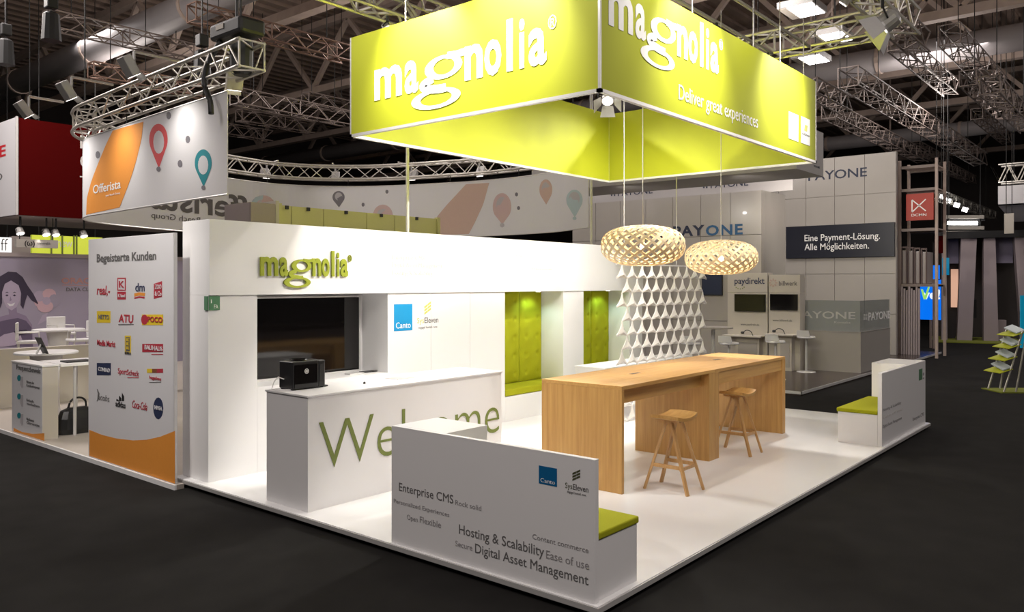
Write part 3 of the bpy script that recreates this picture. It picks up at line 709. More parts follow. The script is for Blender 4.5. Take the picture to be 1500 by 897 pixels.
# ---- hanging screen of three-pointed felt tiles
ls = thing('tile_screen', 'hanging white screen of three-pointed felt tiles behind the tables', 'screen', (6.98, 3.4, PT))
LX0, LP, LRZ, NC, NR = 5.58, .282, .207, 10, 11
def tri_tile():
    w, h = LP, LRZ
    B = [(-w/2, 0), (0, -h*.0), (w/2, 0)]
    out = []
    # concave outline: foot -> apex -> foot, gently arched underside
    for k in range(9):
        t = k/8; out.append((-(w/2*(1-t)**1.9 + .013*t), .012 + (h-.018)*t))
    for k in range(9):
        t = 1-k/8; out.append((w/2*(1-t)**1.9 + .013*t, .012 + (h-.018)*t))
    for k in range(1, 8):
        f = k/8; x = w/2 - w*f; out.append((x, -.012 + .016*math.sin(math.pi*f)))
    out[0] = (-w/2, .012); out.append((-w/2, -.012)); out.insert(18, (w/2, -.012))
    m = len(out); cz = h*.33; vs = []; fs = []
    for s in (1, -1):
        for x, z in out: vs.append((x, -.004 if s > 0 else .004, z))
    ia = len(vs); vs.append((0, -.034, cz*.7)); vs.append((0, .016, cz*.7))
    for k in range(m):
        j = (k+1) % m
        fs += [(k, j, ia), (m+j, m+k, ia+1), (k, m+k, m+j, j)]
    return MB().add(vs, fs)
first = None
for r in range(NR):
    for c in range(NC - (r % 2)):
        if first is None: first = obj('felt_tile', tri_tile(), M_tile, ls, local=True); o = first
        else: o = first.copy(); COL.objects.link(o)
        x = LX0 + LP*(c+.5+(.5 if r % 2 else 0)); z = PT + .014 + r*LRZ
        o.location = (x-6.98, 0, z-PT)
for px in (5.78, 7.35):
    obj('hanging_cable', MB().tube([(px, 3.4, PT+NR*LRZ), (px, 3.4, TZ-.14)], .006, 6), M_cable, ls)
obj('top_rail', bx(LX0, LX0+LP*NC, 3.392, 3.408, PT+NR*LRZ+.0, PT+NR*LRZ+.02), M_white, ls)

# ---- two pale posts behind the wall
for x, l in ((onY(597, 300, 5.42).x, 'pale vertical post rising behind the white stand wall, left one'), (onY(866, 300, 5.42).x, 'pale vertical post rising behind the right end of the white stand wall')):
    p = thing('support_post', l, 'post', (x, 5.42, 0)); obj('tube', MB().tube([(x, 5.42, 0), (x, 5.42, 5.55)], .024, 10), M_cable, p, smooth=True); obj('base_plate', bx(x-.12, x+.12, 5.31, 5.55, 0, .012), M_steel, p)

# ================================================================== NEIGHBOUR STAND ON THE LEFT, WITH THE CURVED BANNER
RING = [(1.22, 5.75), (1.27, 6.37), (1.36, 8.2), (1.48, 10.2), (1.58, 11.3), (1.95, 12.1), (2.75, 12.75), (4.3, 13.45), (6.0, 13.95), (7.4, 13.9), (8.75, 12.75), (9.6, 10.6), (9.85, 9.0), (9.65, 7.5), (8.99, 6.21)]
def catmull(P, n=10):
    P = [Vector(p) for p in P]; Q = [2*P[0]-P[1]] + P + [2*P[-1]-P[-2]]; out = []
    for i in range(1, len(Q)-2):
        for k in range(n):
            t = k/n; a, b, c, d = Q[i-1:i+3]
            out.append(.5*((2*b)+(c-a)*t+(2*a-5*b+4*c-d)*t*t+(3*b-a-3*c+d)*t**3))
    return out + [P[-1]]
RC = catmull(RING)
RCB = RC[10:]                                        # the cloth starts a little after the truss end
SL = [0.]
for a, b in zip(RCB, RCB[1:]): SL.append(SL[-1] + (b-a).length)
BZ0, BZ1 = 3.2, 4.49
def rp(s):
    for i in range(len(SL)-1):
        if s <= SL[i+1] or i == len(SL)-2:
            f = (s-SL[i])/(SL[i+1]-SL[i]); p = RCB[i].lerp(RCB[i+1], f); d = (RCB[i+1]-RCB[i]).normalized(); return p, Vector((-d.y, d.x))
_pxs = []
for k in range(401):
    p, n = rp(SL[-1]*k/400); w = Vector((p.x, p.y, 0)) - CAM; _pxs.append((CXP + FPX*w.dot(RT)/w.dot(FW), SL[-1]*k/400))
S_BEND = min(_pxs)[1]                                # where the banner turns away at its left end
def rsz(px, py, back):
    """arc length and height on the banner under a photo point, on its near or its rear run"""
    best = None; N = 400
    for k in range(N+1):
        s = SL[-1]*k/N; p, n = rp(s)
        if back != (s > S_BEND+.05) or (not back and s > S_BEND): continue
        w = Vector((p.x, p.y, 0)) - CAM; D = w.dot(FW); x = CXP + FPX*w.dot(RT)/D
        if best is None or abs(x-px) < best[0]: best = (abs(x-px), s, D)
    lo, hi = max(S_BEND if back else 0, best[1]-SL[-1]/N*1.5), min(SL[-1] if back else S_BEND, best[1]+SL[-1]/N*1.5)
    def pxs(s):
        p, n = rp(s); w = Vector((p.x, p.y, 0)) - CAM; D = w.dot(FW); return CXP + FPX*w.dot(RT)/D, D
    up = pxs(hi)[0] > pxs(lo)[0]
    for _ in range(22):
        mid = (lo+hi)/2
        if (pxs(mid)[0] < px) == up: lo = mid
        else: hi = mid
    return lo, EYE - (py-HY)*pxs(lo)[1]/FPX
def r3(s, z, off):
    p, n = rp(max(0, min(SL[-1], s))); v = Vector((p.x, p.y, 0)); c = Vector((CAM.x, CAM.y, 0)) - v
    n3 = Vector((n.x, n.y, 0));
    if n3.dot(c) < 0: n3 = -n3
    q = v + n3*off; return (q.x, q.y, z)
bnr = thing('curved_banner', 'white cloth banner curving round the left stand, with map pin prints', 'banner', (1.3, 6.4, BZ0))
mb = MB(); vs = []; fs = []
for s in [SL[-1]*k/110 for k in range(111)]:
    p, n = rp(s); n3 = Vector((n.x, n.y, 0))*.006
    for z in (BZ0, BZ1):
        for sg in (-1, 1): vs.append((p.x+sg*n3.x, p.y+sg*n3.y, z))
for k in range(110):
    a = 4*k; b = a+4; fs += [(a, b, b+2, a+2), (a+1, a+3, b+3, b+1), (a, a+1, b+1, b), (a+2, b+2, b+3, a+3)]
fs += [(0, 2, 3, 1), (440, 441, 443, 442)]
obj('cloth', mb.add(vs, fs), M_banner, bnr, smooth=False)
for z in (BZ0, BZ1): obj('hem_tube', MB().tube([(*rp(SL[-1]*k/80)[0], z) for k in range(81)], .014, 6), M_bezel, bnr)
def rprint(px, back, m, name='print', off=.009, n=3):
    """a flat printed shape: outline in photo points, carried onto the banner"""
    pts = []
    for (a, b) in zip(px, px[1:]+px[:1]):
        for k in range(n): pts.append((a[0]+(b[0]-a[0])*k/n, a[1]+(b[1]-a[1])*k/n))
    sz = [rsz(x, y, back) for x, y in pts]
    return obj(name, MB().add([r3(s, z, off) for s, z in sz], [tuple(range(len(sz)))]), m, bnr)
def rstrip(A, B, back, m, off=.009):
    """a printed band between two edges given in photo points, both listed from top to foot"""
    vs = []; fs = []; n = 8; K = 6; rows = []
    def at(P, f): x = f*(len(P)-1); i = min(int(x), len(P)-2); g = x-i; return (P[i][0]+(P[i+1][0]-P[i][0])*g, P[i][1]+(P[i+1][1]-P[i][1])*g)
    for j in range(n*2+1):
        a = rsz(*at(A, j/(2*n)), back); b = rsz(*at(B, j/(2*n)), back)
        for k in range(K+1): vs.append(r3(a[0]+(b[0]-a[0])*k/K, a[1]+(b[1]-a[1])*k/K, off))
    for j in range(2*n):
        for k in range(K): q = j*(K+1)+k; fs.append((q, q+1, q+K+2, q+K+1))
    return obj('stripe_print', MB().add(vs, fs), m, bnr)
def pin(cx, cy, rx, ry, hx, hy, hrx, hry, ty, back, m, mh, md, off=.009):
    O = []; A = 20
    for k in range(A+1):
        a = math.radians(-35 + 250*k/A); O.append((cx+rx*math.cos(a), cy-ry*math.sin(a)))
    O.append((cx+.6, ty))
    rprint(O, back, m, 'pin_print', off, 1)
    rprint([(hx+hrx*math.cos(2*math.pi*k/16), hy+hry*math.sin(2*math.pi*k/16)) for k in range(16)], back, mh, 'pin_hole', off+.002, 1)
    if md: rprint([(cx+.3+rx*.24*math.cos(2*math.pi*k/10), ty+1+ry*.17*math.sin(2*math.pi*k/10)) for k in range(10)], back, md, 'dot_print', off+.002, 1)
def dots(L, back, m, rx, ry):
    for x, y in L: rprint([(x+rx*math.cos(2*math.pi*k/10), y+ry*math.sin(2*math.pi*k/10)) for k in range(10)], back, m, 'dot_print', .009, 1)
rstrip([(166, 191.5), (156, 212), (146, 236), (135, 264), (128, 290), (127, 315)], [(211, 178.5), (208, 205), (201, 234), (193, 260), (184, 284), (176, 304)], False, M_orange)
pin(233, 204.5, 13.5, 23, 233.6, 208.5, 8, 17, 247, False, M_pinred, M_banner, M_dot)
pin(298.7, 239, 12.5, 20, 298.7, 242, 7.5, 14, 274, False, M_teal, M_banner, M_dot)
dots([(248, 169.5), (276, 204.5), (264.5, 240), (144, 227)], False, M_dot, 3.4, 5.6)
rstrip([(683, 270), (655, 300), (640, 318), (628, 345)], [(717, 268), (708, 300), (696, 326), (687, 343)], True, M_ppeach)
pin(735.7, 303, 13.5, 20, 735.7, 302, 8.5, 13.5, 329, True, M_pred, M_pgrey, M_pgrey)
pin(800, 278, 9.5, 15, 800, 277, 6, 10, 300, True, M_ppeach, M_pgrey, None)
pin(842, 293, 12, 15, 842, 291, 8, 10, 319, True, M_pteal, M_pgrey, M_pteal)
pin(496, 289, 9, 9, 496, 288, 5.5, 5.8, 304, True, M_dot, M_pgrey, None)
pin(561, 316, 14.5, 16, 561, 316, 9, 10, 336, True, M_pred, M_pgrey, None)
dots([(757, 285), (760, 305), (567, 281), (532, 300)], True, M_dot, 2.3, 3)
def rtext(s, p0, p1, cap_px, back, m, mirror=False, bold=0.):
    s0, z0 = rsz(*p0, back); s1, z1 = rsz(*p1, back)
    vs, fs = glyphs(s, bold); x0 = min(v[0] for v in vs); x1 = max(v[0] for v in vs)
    p, _ = rp((s0+s1)/2); D = (Vector((p.x, p.y, 0))-CAM).dot(FW); ch = cap_px*D/FPX/capheight()
    out = []
    for v in vs:
        f = (v[0]-x0)/(x1-x0); f = 1-f if mirror else f
        out.append(r3(s0+(s1-s0)*f, (z0+z1)/2 + v[1]*ch, .012+.002*(v[2]+.5)))
    obj('lettering', MB().add(out, fs), m, bnr)
rtext('Offerista', (137.5, 283), (178, 277), 12.5, False, M_wtext, bold=.01)
rtext('your Reach Group', (156, 288), (177, 284.5), 3, False, M_wtext)
rtext('fferista', (222, 309), (365, 316), 33, True, M_pdark, True, .02)
rtext('your Reach Group', (221, 324), (322, 325), 8, True, M_pdark, True)
O = [(385+19*math.cos(2*math.pi*k/20), 305-19*math.sin(2*math.pi*k/20)) for k in range(20)]
rprint(O, True, M_pred, 'pin_print', .009, 1); rprint([(385+13*math.cos(2*math.pi*k/20), 306-13*math.sin(2*math.pi*k/20)) for k in range(20)], True, M_pgrey, 'pin_hole', .011, 1)
rprint([(366, 305), (368, 296), (374, 289), (385, 286), (385, 292), (379, 294), (373, 299), (372, 305)], True, M_pteal, 'pin_print', .012, 1)
# ring truss above the cloth
rt = thing('ring_truss', 'curved aluminium truss following the top of the white pin banner', 'truss', (1.3, 5.8, 4.65))
TA, TB = 4.66, 4.98
def off2(i, o):
    a = RC[max(0, i-1)]; b = RC[min(len(RC)-1, i+1)]; d = (b-a).normalized(); return RC[i] + Vector((-d.y, d.x))*o
for o_ in (-.16, .16):
    for z in (TA, TB): obj('chord', MB().tube([(*off2(i, o_), z) for i in range(len(RC))], .026, 8), M_alu, rt, smooth=True)
mb = MB(); st = 0.; pr = None; sw_ = 0
for i in range(len(RC)-1):
    st += (RC[i+1]-RC[i]).length
    if st > .26 or i == 0:
        st = 0.; sw_ ^= 1
        c = [(*off2(i, -.16), TA), (*off2(i, -.16), TB), (*off2(i, .16), TB), (*off2(i, .16), TA)]
        if pr:
            for j in range(4):
                a, b = (pr[j], c[(j+1) % 4]) if sw_ else (pr[(j+1) % 4], c[j]); mb.obox(a, b, .017, .017)
        else:
            for j in range(4): mb.obox(c[j], c[(j+1) % 4], .02, .02)
        pr = c
obj('bracing', mb, M_alu, rt, kind='stuff')
for i in (6, 40, 75, 105, 135): p = RC[i]; obj('hanging_cable', MB().tube([(p.x, p.y, TB), (p.x, p.y, RC_)], .012, 6), M_bcable, rt)
for i in range(14, len(RC), 12):
    p = off2(i, 0); obj('banner_tie', MB().tube([(p.x, p.y, BZ1), (p.x, p.y, TA)], .008, 5), M_bcable, rt)
def flood(label, p, arm_from, aim, m=None, group=None):
    """box flood light on the end of an outrigger pipe"""
    p = Vector(p); t = thing('flood_light', label, 'lamp', tuple(p), group=group)
    q = (Vector(aim)-p).to_track_quat('Z', 'Y').to_matrix()
    def tr(mb): mb.v = [tuple(p + q @ Vector(v)) for v in mb.v]; return mb
    obj('outrigger_pipe', MB().tube([arm_from, (p.x, p.y, arm_from[2])], .02, 8), M_alu, t)
    hs = obj('housing', tr(MB().box(-.10, .10, -.06, .06, -.26, -.0)), m or M_fix, t, bevel=.01)
    obj('lens', tr(MB().box(-.085, .085, -.05, .05, .0, .006)), M_lens, hs)
    obj('visor', tr(MB().slab([(-.10, .06, 0), (.10, .06, 0), (.11, .09, .09), (-.11, .09, .09)], (0, 1, 0), .006)), m or M_fix, hs)
    obj('bracket', MB().obox((p.x, p.y, p.z+.02), (p.x, p.y, arm_from[2]), .05, .02), m or M_fix, t)
for (p, a), l in zip(RING_LIGHTS, ['box flood light on a pipe in front of the pin banner, nearest one', 'box flood light on a pipe in front of the pin banner, middle one', 'box flood light on a pipe before the red hanging box']):
    p = Vector(p); flood(l, p + (p-Vector(a)).normalized()*.03, (1.25, p.y, TB+.08), a)
for i, l in ((88, 'box flood light on the rear run of the ring truss, left of the white post'), (96, 'box flood light on the rear run of the ring truss, behind the white post'), (104, 'box flood light on the rear run of the ring truss, right of the white post'), (112, 'box flood light on the rear run of the ring truss, nearest the canopy')):
    p = off2(i, .75); c = off2(i, .0); flood(l, (p.x, p.y, 4.75), (c.x, c.y, TB+.08), (c.x, c.y, 3.9))
for px, py, l in ((333, 140, 'pale box flood light hanging at the near end of the ring truss'),):
    p = onX(px, py, 1.3); flood(l, (p.x+.15, p.y+.1, p.z+.12), (1.3, p.y+.1, TB+.08), (1.8, p.y+1, 2.5), M_cream)
p, a = Vector(PANEL_FILL[0]), Vector(PANEL_FILL[1]); barn_lamp('unseen added stage lamp hung from the roof, brightening the white logo panel', p+(p-a).normalized()*.04, a, RC_, .16)
# black chain hoist and cable at the near end of the truss
hp = onX(347, 50, 1.3); hz = onX(345, 47, 1.3).z
h = thing('chain_hoist', 'black chain hoist with chain bag above the near end of the ring truss', 'hoist', (1.3, hp.y, hz))
obj('motor', bx(1.12, 1.48, hp.y-.36, hp.y+.34, hz-.10, hz+.10), M_black, h, bevel=.04)
obj('chain_bag', MB().lathe([(.09, -.56), (.13, -.52), (.14, -.2), (.13, -.14)], 14, (1.3, hp.y-.1, hz)), M_black, h)
obj('name_plate', bx(1.112, 1.119, hp.y-.0, hp.y+.17, hz+.0, hz+.06), M_cream, h)
obj('chain', MB().tube([(1.3, hp.y, hz+.1), (1.3, hp.y, RC_)], .02, 6), M_black, h)
obj('cable_loop', MB().tube(catmull([(1.2, hp.y+.2, hz-.1), (1.13, hp.y+.36, hz-.35), (1.1, hp.y+.42, hz-.6), (1.1, hp.y+.28, hz-.85), (1.1, hp.y+.25, hz-1.02)], 6), .035, 8), M_black, h, smooth=True)
for px, py, z, l in ((75, 30, 6.6, 'black chain bag hanging at the upper left under the roof'), (296, 85, 6.2, 'black chain bag hanging behind the curved truss'), (8, 68, 6.6, 'small black hoist at the left edge under the roof'), (845, 20, 8., 'black hoist behind the canopy')):
    p = onZ(px, py, z)
    if l.endswith('canopy'): continue
    t = thing('chain_bag', l, 'hoist', tuple(p)); obj('bag', MB().lathe([(.16, -.35), (.13, .1), (.08, .14)], 12, tuple(p)), M_black, t); obj('motor', MB().box(p.x-.09, p.x+.09, p.y-.09, p.y+.09, p.z+.2, p.z+.42), M_black, t, bevel=.02); obj('chain', MB().tube([tuple(p), (p.x, p.y, RC_)], .014, 6), M_black, t)

# ---- platform, poster panel, front counter
lp = thing('neighbour_platform', 'pale floor of the left stand with thin white edge', 'platform', (0, 8, 0))
obj('floor_panel', bx(-.10, 9.5, 5.36, 20.5, 0, .05), M_gfloor, lp); obj('edge_strip', bx(-.125, -.1, 5.01, 20.5, 0, .05), M_white, lp); obj('floor_panel', bx(-.1, -.02, 5.01, 5.355, 0, .05), M_gfloor, lp)
pp = thing('logo_panel', 'tall white panel with rows of coloured logos and orange foot, at the stand edge', 'panel', (-.08, 6.1, .05))
PX = -.10
obj('board', bx(PX, PX+.035, 5.075, onX(129.5, 500, PX).y, .05, 2.60), M_banner, pp, bevel=.002)
obj('end_strip', bx(PX+.002, PX+.033, 5.06, 5.073, .05, 2.60), M_bezel, pp)
def panel_poly(px, X, parent, m, lift=.0015, name='print'):
    q = [onX(x, y, X) for x, y in px]; n = Vector((-1, 0, 0))
    return obj(name, MB().slab([Vector((X-.0004, v.y, v.z)) for v in q], n, lift), m, parent)
wave = [(131, 630), (150, 637.5), (170, 642.5), (195, 645.5), (215, 644.5), (235, 640), (256.5, 631.5), (256.5, 709), (131, 668)]
panel_poly(wave, PX, pp, M_orange)
PL = ('X', PX)
ptext('Begeisterte Kunden', (142, 384), (229, 380), PL, 11.5, M_grey, pp, .022)
def box_logo(p0, p1, m, s=None, tm=None, capf=.6, bold=.01, lift=.0015):
    panel_poly([(p0[0], p0[1]), (p1[0], p0[1]), (p1[0], p1[1]), (p0[0], p1[1])], PX, pp, m, lift, 'logo_box')
    if s:
        w = p1[0]-p0[0]; h = p1[1]-p0[1]
        ptext(s, (p0[0]+w*.1, p1[1]-h*(1-capf)/2), (p1[0]-w*.1, p1[1]-h*(1-capf)/2), PL, h*capf, tm, pp, bold, lift=.0035)
def word(s, p0, p1, cap, m, bold=.01, **k): ptext(s, p0, p1, PL, cap, m, pp, bold, **k)
word('real,-', (142, 432), (161, 431.5), 13, M_redp, slant=.15)
box_logo((172, 407), (184.5, 426), M_redp); box_logo((173.5, 409), (183, 424.5), M_banner, 'K', M_redp, .6, lift=.0025); box_logo((172, 427.5), (184.5, 439), M_redp, 'K land', M_banner, .4)
word('dm', (198.5, 427), (212, 427), 12, M_navyp); panel_poly([(197, 430), (204, 428.5), (213, 429.5), (212, 434), (204, 433), (197, 435)], PX, pp, M_orange, name='logo_box'); panel_poly([(197, 436), (204, 434), (212, 435), (212, 437.5), (204, 436.5), (197, 438)], PX, pp, M_redp, name='logo_box')
panel_poly([(225.5, 416), (237.5, 412), (237.5, 435), (225.5, 438)], PX, pp, M_redp, name='logo_box'); word('ZOO', (227, 424.5), (236.5, 422.5), 6.5, M_banner, lift=.0035); word('& Co', (227, 434.5), (236.5, 432.5), 6.5, M_banner, lift=.0035)
box_logo((142, 456), (162, 473), M_yel); word('NETTO', (144.5, 467.5), (160, 467.5), 6, M_grey, .015, lift=.0035)
word('ATU', (174, 473), (195, 472), 11, M_redp, .02, slant=.1); panel_poly([(173.5, 475), (196, 475), (196, 476.2), (173.5, 476.5)], PX, pp, M_grey, name='logo_line')
box_logo((208, 461), (239, 476.5), M_yel); word('POCO', (216.5, 472.5), (238, 471.5), 7.5, M_redp, .02, lift=.0035)
c = (212, 468.5); panel_poly([(c[0]+5*math.cos(k*.5236), c[1]+7.5*math.sin(k*.5236)) for k in range(12)], PX, pp, M_redp, .0025, 'logo_dot')
word('Media Markt', (142.5, 507), (169, 507.5), 8, M_redp, .015)
box_logo((183, 492), (192, 519), M_yel); panel_poly([(184.5, 494), (190.5, 494), (190.5, 515), (184.5, 515)], PX, pp, M_grey, .0025, 'logo_box'); word('EDEKA', (183, 519), (192, 519), 3, M_navyp, lift=.0035)
for yy in (500, 506, 512): word('E', (185.5, yy), (189.5, yy), 4, M_yel, .02, lift=.0035)
box_logo((208.5, 504), (239, 516), M_redp); word('BAUHAUS', (212, 513.5), (238, 513), 6.5, M_banner, .015, lift=.0035); panel_poly([(222, 519), (239, 519), (239, 520), (222, 520)], PX, pp, M_redp, name='logo_line')
box_logo((142, 532), (162.5, 550), M_navyp); word('CONRAD', (144, 544.5), (161, 544.5), 5.5, M_banner, .015, lift=.0035)
word('SportScheck', (173, 550), (203.5, 549), 8, M_redp, .0); panel_poly([(187, 553), (203.5, 553), (203.5, 554), (187, 554)], PX, pp, M_redp, name='logo_line')
for a, b, m in ((215.5, 223, M_yel), (223, 230, M_brown), (230, 239, M_redp)): box_logo((a, 540.5), (b, 546.5), m)
word('hagebau', (219, 556.5), (236, 556), 4.5, M_redp, .01); panel_poly([(219, 560), (236, 559.5), (236, 560.5), (219, 561)], PX, pp, M_grey, name='logo_line')
word('Jacobs', (142, 586.5), (160, 587), 8.5, M_grey, -.008, slant=.15); panel_poly([(142, 570), (143, 570), (146, 577), (144, 586), (142.5, 587), (143.6, 578)], PX, pp, M_grey, name='logo_swoosh')
word('adidas', (169.5, 597), (184, 596.5), 8, M_black, .015)
for a in ((170.5, 3.5), (174.5, 8), (178.5, 12.5)):
    x, hh = a; panel_poly([(x, 588), (x+3.4, 588), (x+3.4-.0, 588-hh*.55), (x+1.2-.9, 588-hh)], PX, pp, M_black, name='logo_stripe')
word('Coca-Cola', (193.5, 600), (215.5, 599), 11, M_redp, .0, slant=.2)
panel_poly([(232+7.3*math.cos(k*.3927), 598.5+16*math.sin(k*.3927)) for k in range(16)], PX, pp, M_navyp, name='logo_dot'); word('NIVEA', (226.5, 601), (237.5, 600.5), 5.5, M_banner, .015, lift=.0035)

fc = thing('info_counter', 'slim white counter printed with a teal icon list and orange foot, left stand edge', 'counter', (.1, 9.05, .05))
FX = -.06
obj('body', bx(FX, .13, 8.56, 9.62, .05, 1.0), M_cream, fc); obj('front_print', bx(FX-.004, FX-.0005, 8.56, 9.62, .05, 1.0), M_banner, fc); obj('top', bx(FX-.01, .14, 8.55, 9.63, 1.0, 1.02), M_white, fc)
FP = ('X', FX-.004)
panel_poly([(20, 627), (32, 633), (48, 636), (65, 635), (65, 646), (20, 632)], FX-.004, fc, M_orange)
ptext('Frequenzbeweis', (24, 541.5), (59.5, 547), FP, 7, M_grey, fc, .015)
for (x, y), L in zip([(28, 554), (28, 581), (28, 609)], [('Messen der', 'Kundenfrequenz'), ('Einkaufs-', 'verhalten'), ('Mit Beweis', 'Garantie')]):
    panel_poly([(x+2.8*math.cos(k*.5236), y+4.5*math.sin(k*.5236)) for k in range(12)], FX-.004, fc, M_teal, name='icon_dot')
    panel_poly([(x+2, y-2), (x+6, y-2), (x+6, y+13), (x+4, y+15), (x+2, y+10)], FX-.004, fc, M_pgrey, name='icon')
    ptext(L[0], (39, y+7.5), (50, y+8.5), FP, 3.5, M_grey, fc); ptext(L[1], (39, y+13), (58, y+15), FP, 3.5, M_grey, fc)
# high white bar table with a thin top beside it
bt = thing('white_bar_table', 'white high table with chrome legs beside the icon counter', 'table', (.85, 8.9, .05))
obj('top', bx(.17, 1.5, 8.58, 9.3, .98, 1.02), M_white, bt, bevel=.004)
for x in (.36, .62, 1.4):
    for y in (8.62, 9.24): obj('leg', MB().tube([(x, y, .05), (x, y, .98)], .022, 8), M_bezel, bt)
tag(obj('flat_device', bx(.28, .62, 8.66, 8.9, 1.02, 1.04), M_black, bevel=.004), 'flat black device lying on the white high table', 'device')
bg = thing('shoulder_bag', 'black bag standing on the floor under the white high table', 'bag', (.46, 8.8, .05))
mb = MB(); vs = []; fs = []
for j, (w, d, z) in enumerate([(.24, .12, .05), (.26, .13, .12), (.25, .12, .26), (.21, .09, .36), (.12, .05, .40)]):
    for k in range(12):
        a = 2*math.pi*k/12; ca, sa = math.cos(a), math.sin(a); vs.append((.46+w*math.copysign(abs(ca)**.6, ca), 8.8+d*math.copysign(abs(sa)**.6, sa), z))
for j in range(4):
    for k in range(12): fs.append((12*j+k, 12*j+(k+1) % 12, 12*j+12+(k+1) % 12, 12*j+12+k))
fs += [tuple(range(12))[::-1], tuple(48+k for k in range(12))]
obj('body', mb.add(vs, fs), M_plastic, bg); obj('handle', MB().tube(catmull([(.34, 8.8, .38), (.38, 8.78, .5), (.48, 8.77, .53), (.56, 8.79, .48), (.58, 8.8, .38)], 5), .014, 6), M_black, bg)
obj('strap', MB().obox((.67, 8.75, .3), (.76, 8.72, .055), .03, .008), M_black, bg)
def bar_chair(label, x, y, rz, sh=.78, z0=.05, group=None):
    t = thing('bar_chair', label, 'chair', (x, y, z0), rz, group)
    obj('seat', MB().box(-.2, .2, -.2, .2, sh, sh+.05), M_white, t, local=True, bevel=.015)
    obj('backrest', MB().box(-.2, .2, .17, .21, sh+.06, sh+.38), M_white, t, local=True, bevel=.012)
    for sx in (-1, 1):
        for sy in (-1, 1): obj('leg', MB().tube([(sx*.18, sy*.18, 0), (sx*.17, sy*.17, sh)], .014, 8), M_bezel, t, local=True)
    obj('footrest', MB().tube([(-.18, -.18, .28), (.18, -.18, .28)], .011, 6).tube([(-.18, .18, .28), (.18, .18, .28)], .011, 6), M_bezel, t, local=True)
    for sx in (-1, 1): obj('arm', MB().tube([(sx*.19, .18, sh+.2), (sx*.19, -.15, sh+.2), (sx*.19, -.16, sh+.02)], .013, 6), M_bezel, t, local=True)
    return t
def round_table(label, p, zt, r, z0):
    t = thing('round_table', label, 'table', (p.x, p.y, z0))
    obj('top', MB().lathe([(r-.02, zt-.035), (r, zt-.03), (r, zt-.006), (r-.01, zt)], 32, (p.x, p.y, 0)), M_white, t)
    obj('pedestal', MB().lathe([(.20, z0+.02), (.17, z0+.3), (.17, zt-.3), (.22, zt-.035)], 20, (p.x, p.y, 0)), M_white, t, smooth=True); obj('foot', MB().lathe([(.28, z0), (.28, z0+.02)], 24, (p.x, p.y, 0)), M_bezel, t)
pB = onZ(68, 515, 1.08); round_table('round white bistro table right behind the icon counter', pB, 1.08, .42, .05)
pA = onZ(86, 482, 1.2); round_table('round white bistro table farther back, before the lilac print wall', pA, 1.2, .46, .05)
tb = onZ(60, 519, 1.08)
tl = thing('tilted_tablet', 'small dark tablet on a white tilted stand on the nearer round table', 'tablet', (tb.x, tb.y, 1.08))
obj('stand', MB().obox((tb.x-.05, tb.y+.03, 1.08), (tb.x-.0, tb.y, 1.22), .05, .02), M_white, tl); obj('screen', MB().obox((tb.x+.06, tb.y, 1.085), (tb.x-.04, tb.y, 1.32), .2, .014, up=(1, 0, .4)), M_black, tl)
for l, px, py, z, rz, sh in (('white bar chair left of the farther round table', 43, 492, 1.1, 1.2, .95), ('white bar chair behind the farther round table', 90, 476, 1.1, .2, .95), ('white bar chair right of the farther round table', 118, 492, 1.1, -1.6, .95)):
    p = onY(px, py, {43: 13.3, 90: 15.5, 118: 13.1}[px]); bar_chair(l, p.x, p.y, rz, sh)
p = onZ(105, 556, .9); bar_chair('white bar chair at the high table by the black bag', 1.5, 9.62, .1, .74)
# low cream wall and the printed wall behind
tag(obj('low_partition', bx(-1.4, 3.4, 12.0, 12.12, 0.05, 1.01), M_cream), 'low cream partition behind the icon counter', 'partition')
PY = 17.4
pw = thing('printed_partition', 'lilac wall print of a smiling person with wind-blown hair holding a phone', 'wall print', (1.5, PY, .05))
pwl = onY(-40, 400, PY).x; pwz = onY(60, 377, PY).z
obj('board', bx(pwl, 6.6, PY, PY+.1, .05, pwz), M_purple, pw); obj('top_trim', bx(pwl, 6.6, PY-.02, PY+.12, pwz, pwz+.09), M_under, pw)
def yp(px, m, lift, name='print', y=PY, parent=None):
    return obj(name, MB().slab([Vector((v.x, y-.0005, v.z)) for v in [onY(a, b, y) for a, b in px]], (0, -1, 0), lift), m, parent or pw)
yp([(-20, 470), (8, 462), (25, 458), (38, 463), (47, 476), (49, 508), (-20, 508)], M_skin, .002, 'shoulder_print')
yp([(-20, 478), (4, 470), (26, 466), (38, 470), (46, 480), (48, 508), (-20, 508)], M_top, .003, 'clothing_print')
yp([(1, 430), (4, 414), (14, 406), (26, 410), (31, 424), (29, 440), (24, 450), (17, 455), (9, 450)], M_skin2, .004, 'face_print')
yp([(12, 448), (24, 448), (25, 462), (14, 466)], M_skin, .0035, 'neck_print')
yp([(-4, 442), (-6, 420), (0, 405), (12, 398), (24, 399), (33, 406), (40, 418), (49, 431), (57, 447), (46, 440), (40, 432), (37, 441), (34, 453), (30, 447), (31, 430), (27, 418), (16, 411), (7, 416), (3, 428), (3, 444), (0, 452)], M_hair, .005, 'hair_print')
for e in (10, 21): yp([(e-2.5, 433), (e, 431.4), (e+2.5, 433), (e, 434.4)], M_hair, .006, 'eye_print'); yp([(e-3, 429.5), (e, 427.6), (e+3, 429), (e, 428.8)], M_hair, .006, 'brow_print')
yp([(15, 434), (17, 440), (14, 441.5)], M_skin, .006, 'nose_print')
yp([(10, 444), (16, 446), (22, 443.5), (19, 448), (14, 449)], M_banner, .006, 'mouth_print')
yp([(-10, 500), (6, 490), (20, 487), (30, 491), (33, 500), (22, 506), (4, 508), (-10, 508)], M_skin2, .006, 'hand_print')
yp([(20, 485), (38, 483), (43, 488), (24, 493)], M_hair, .007, 'phone_print')
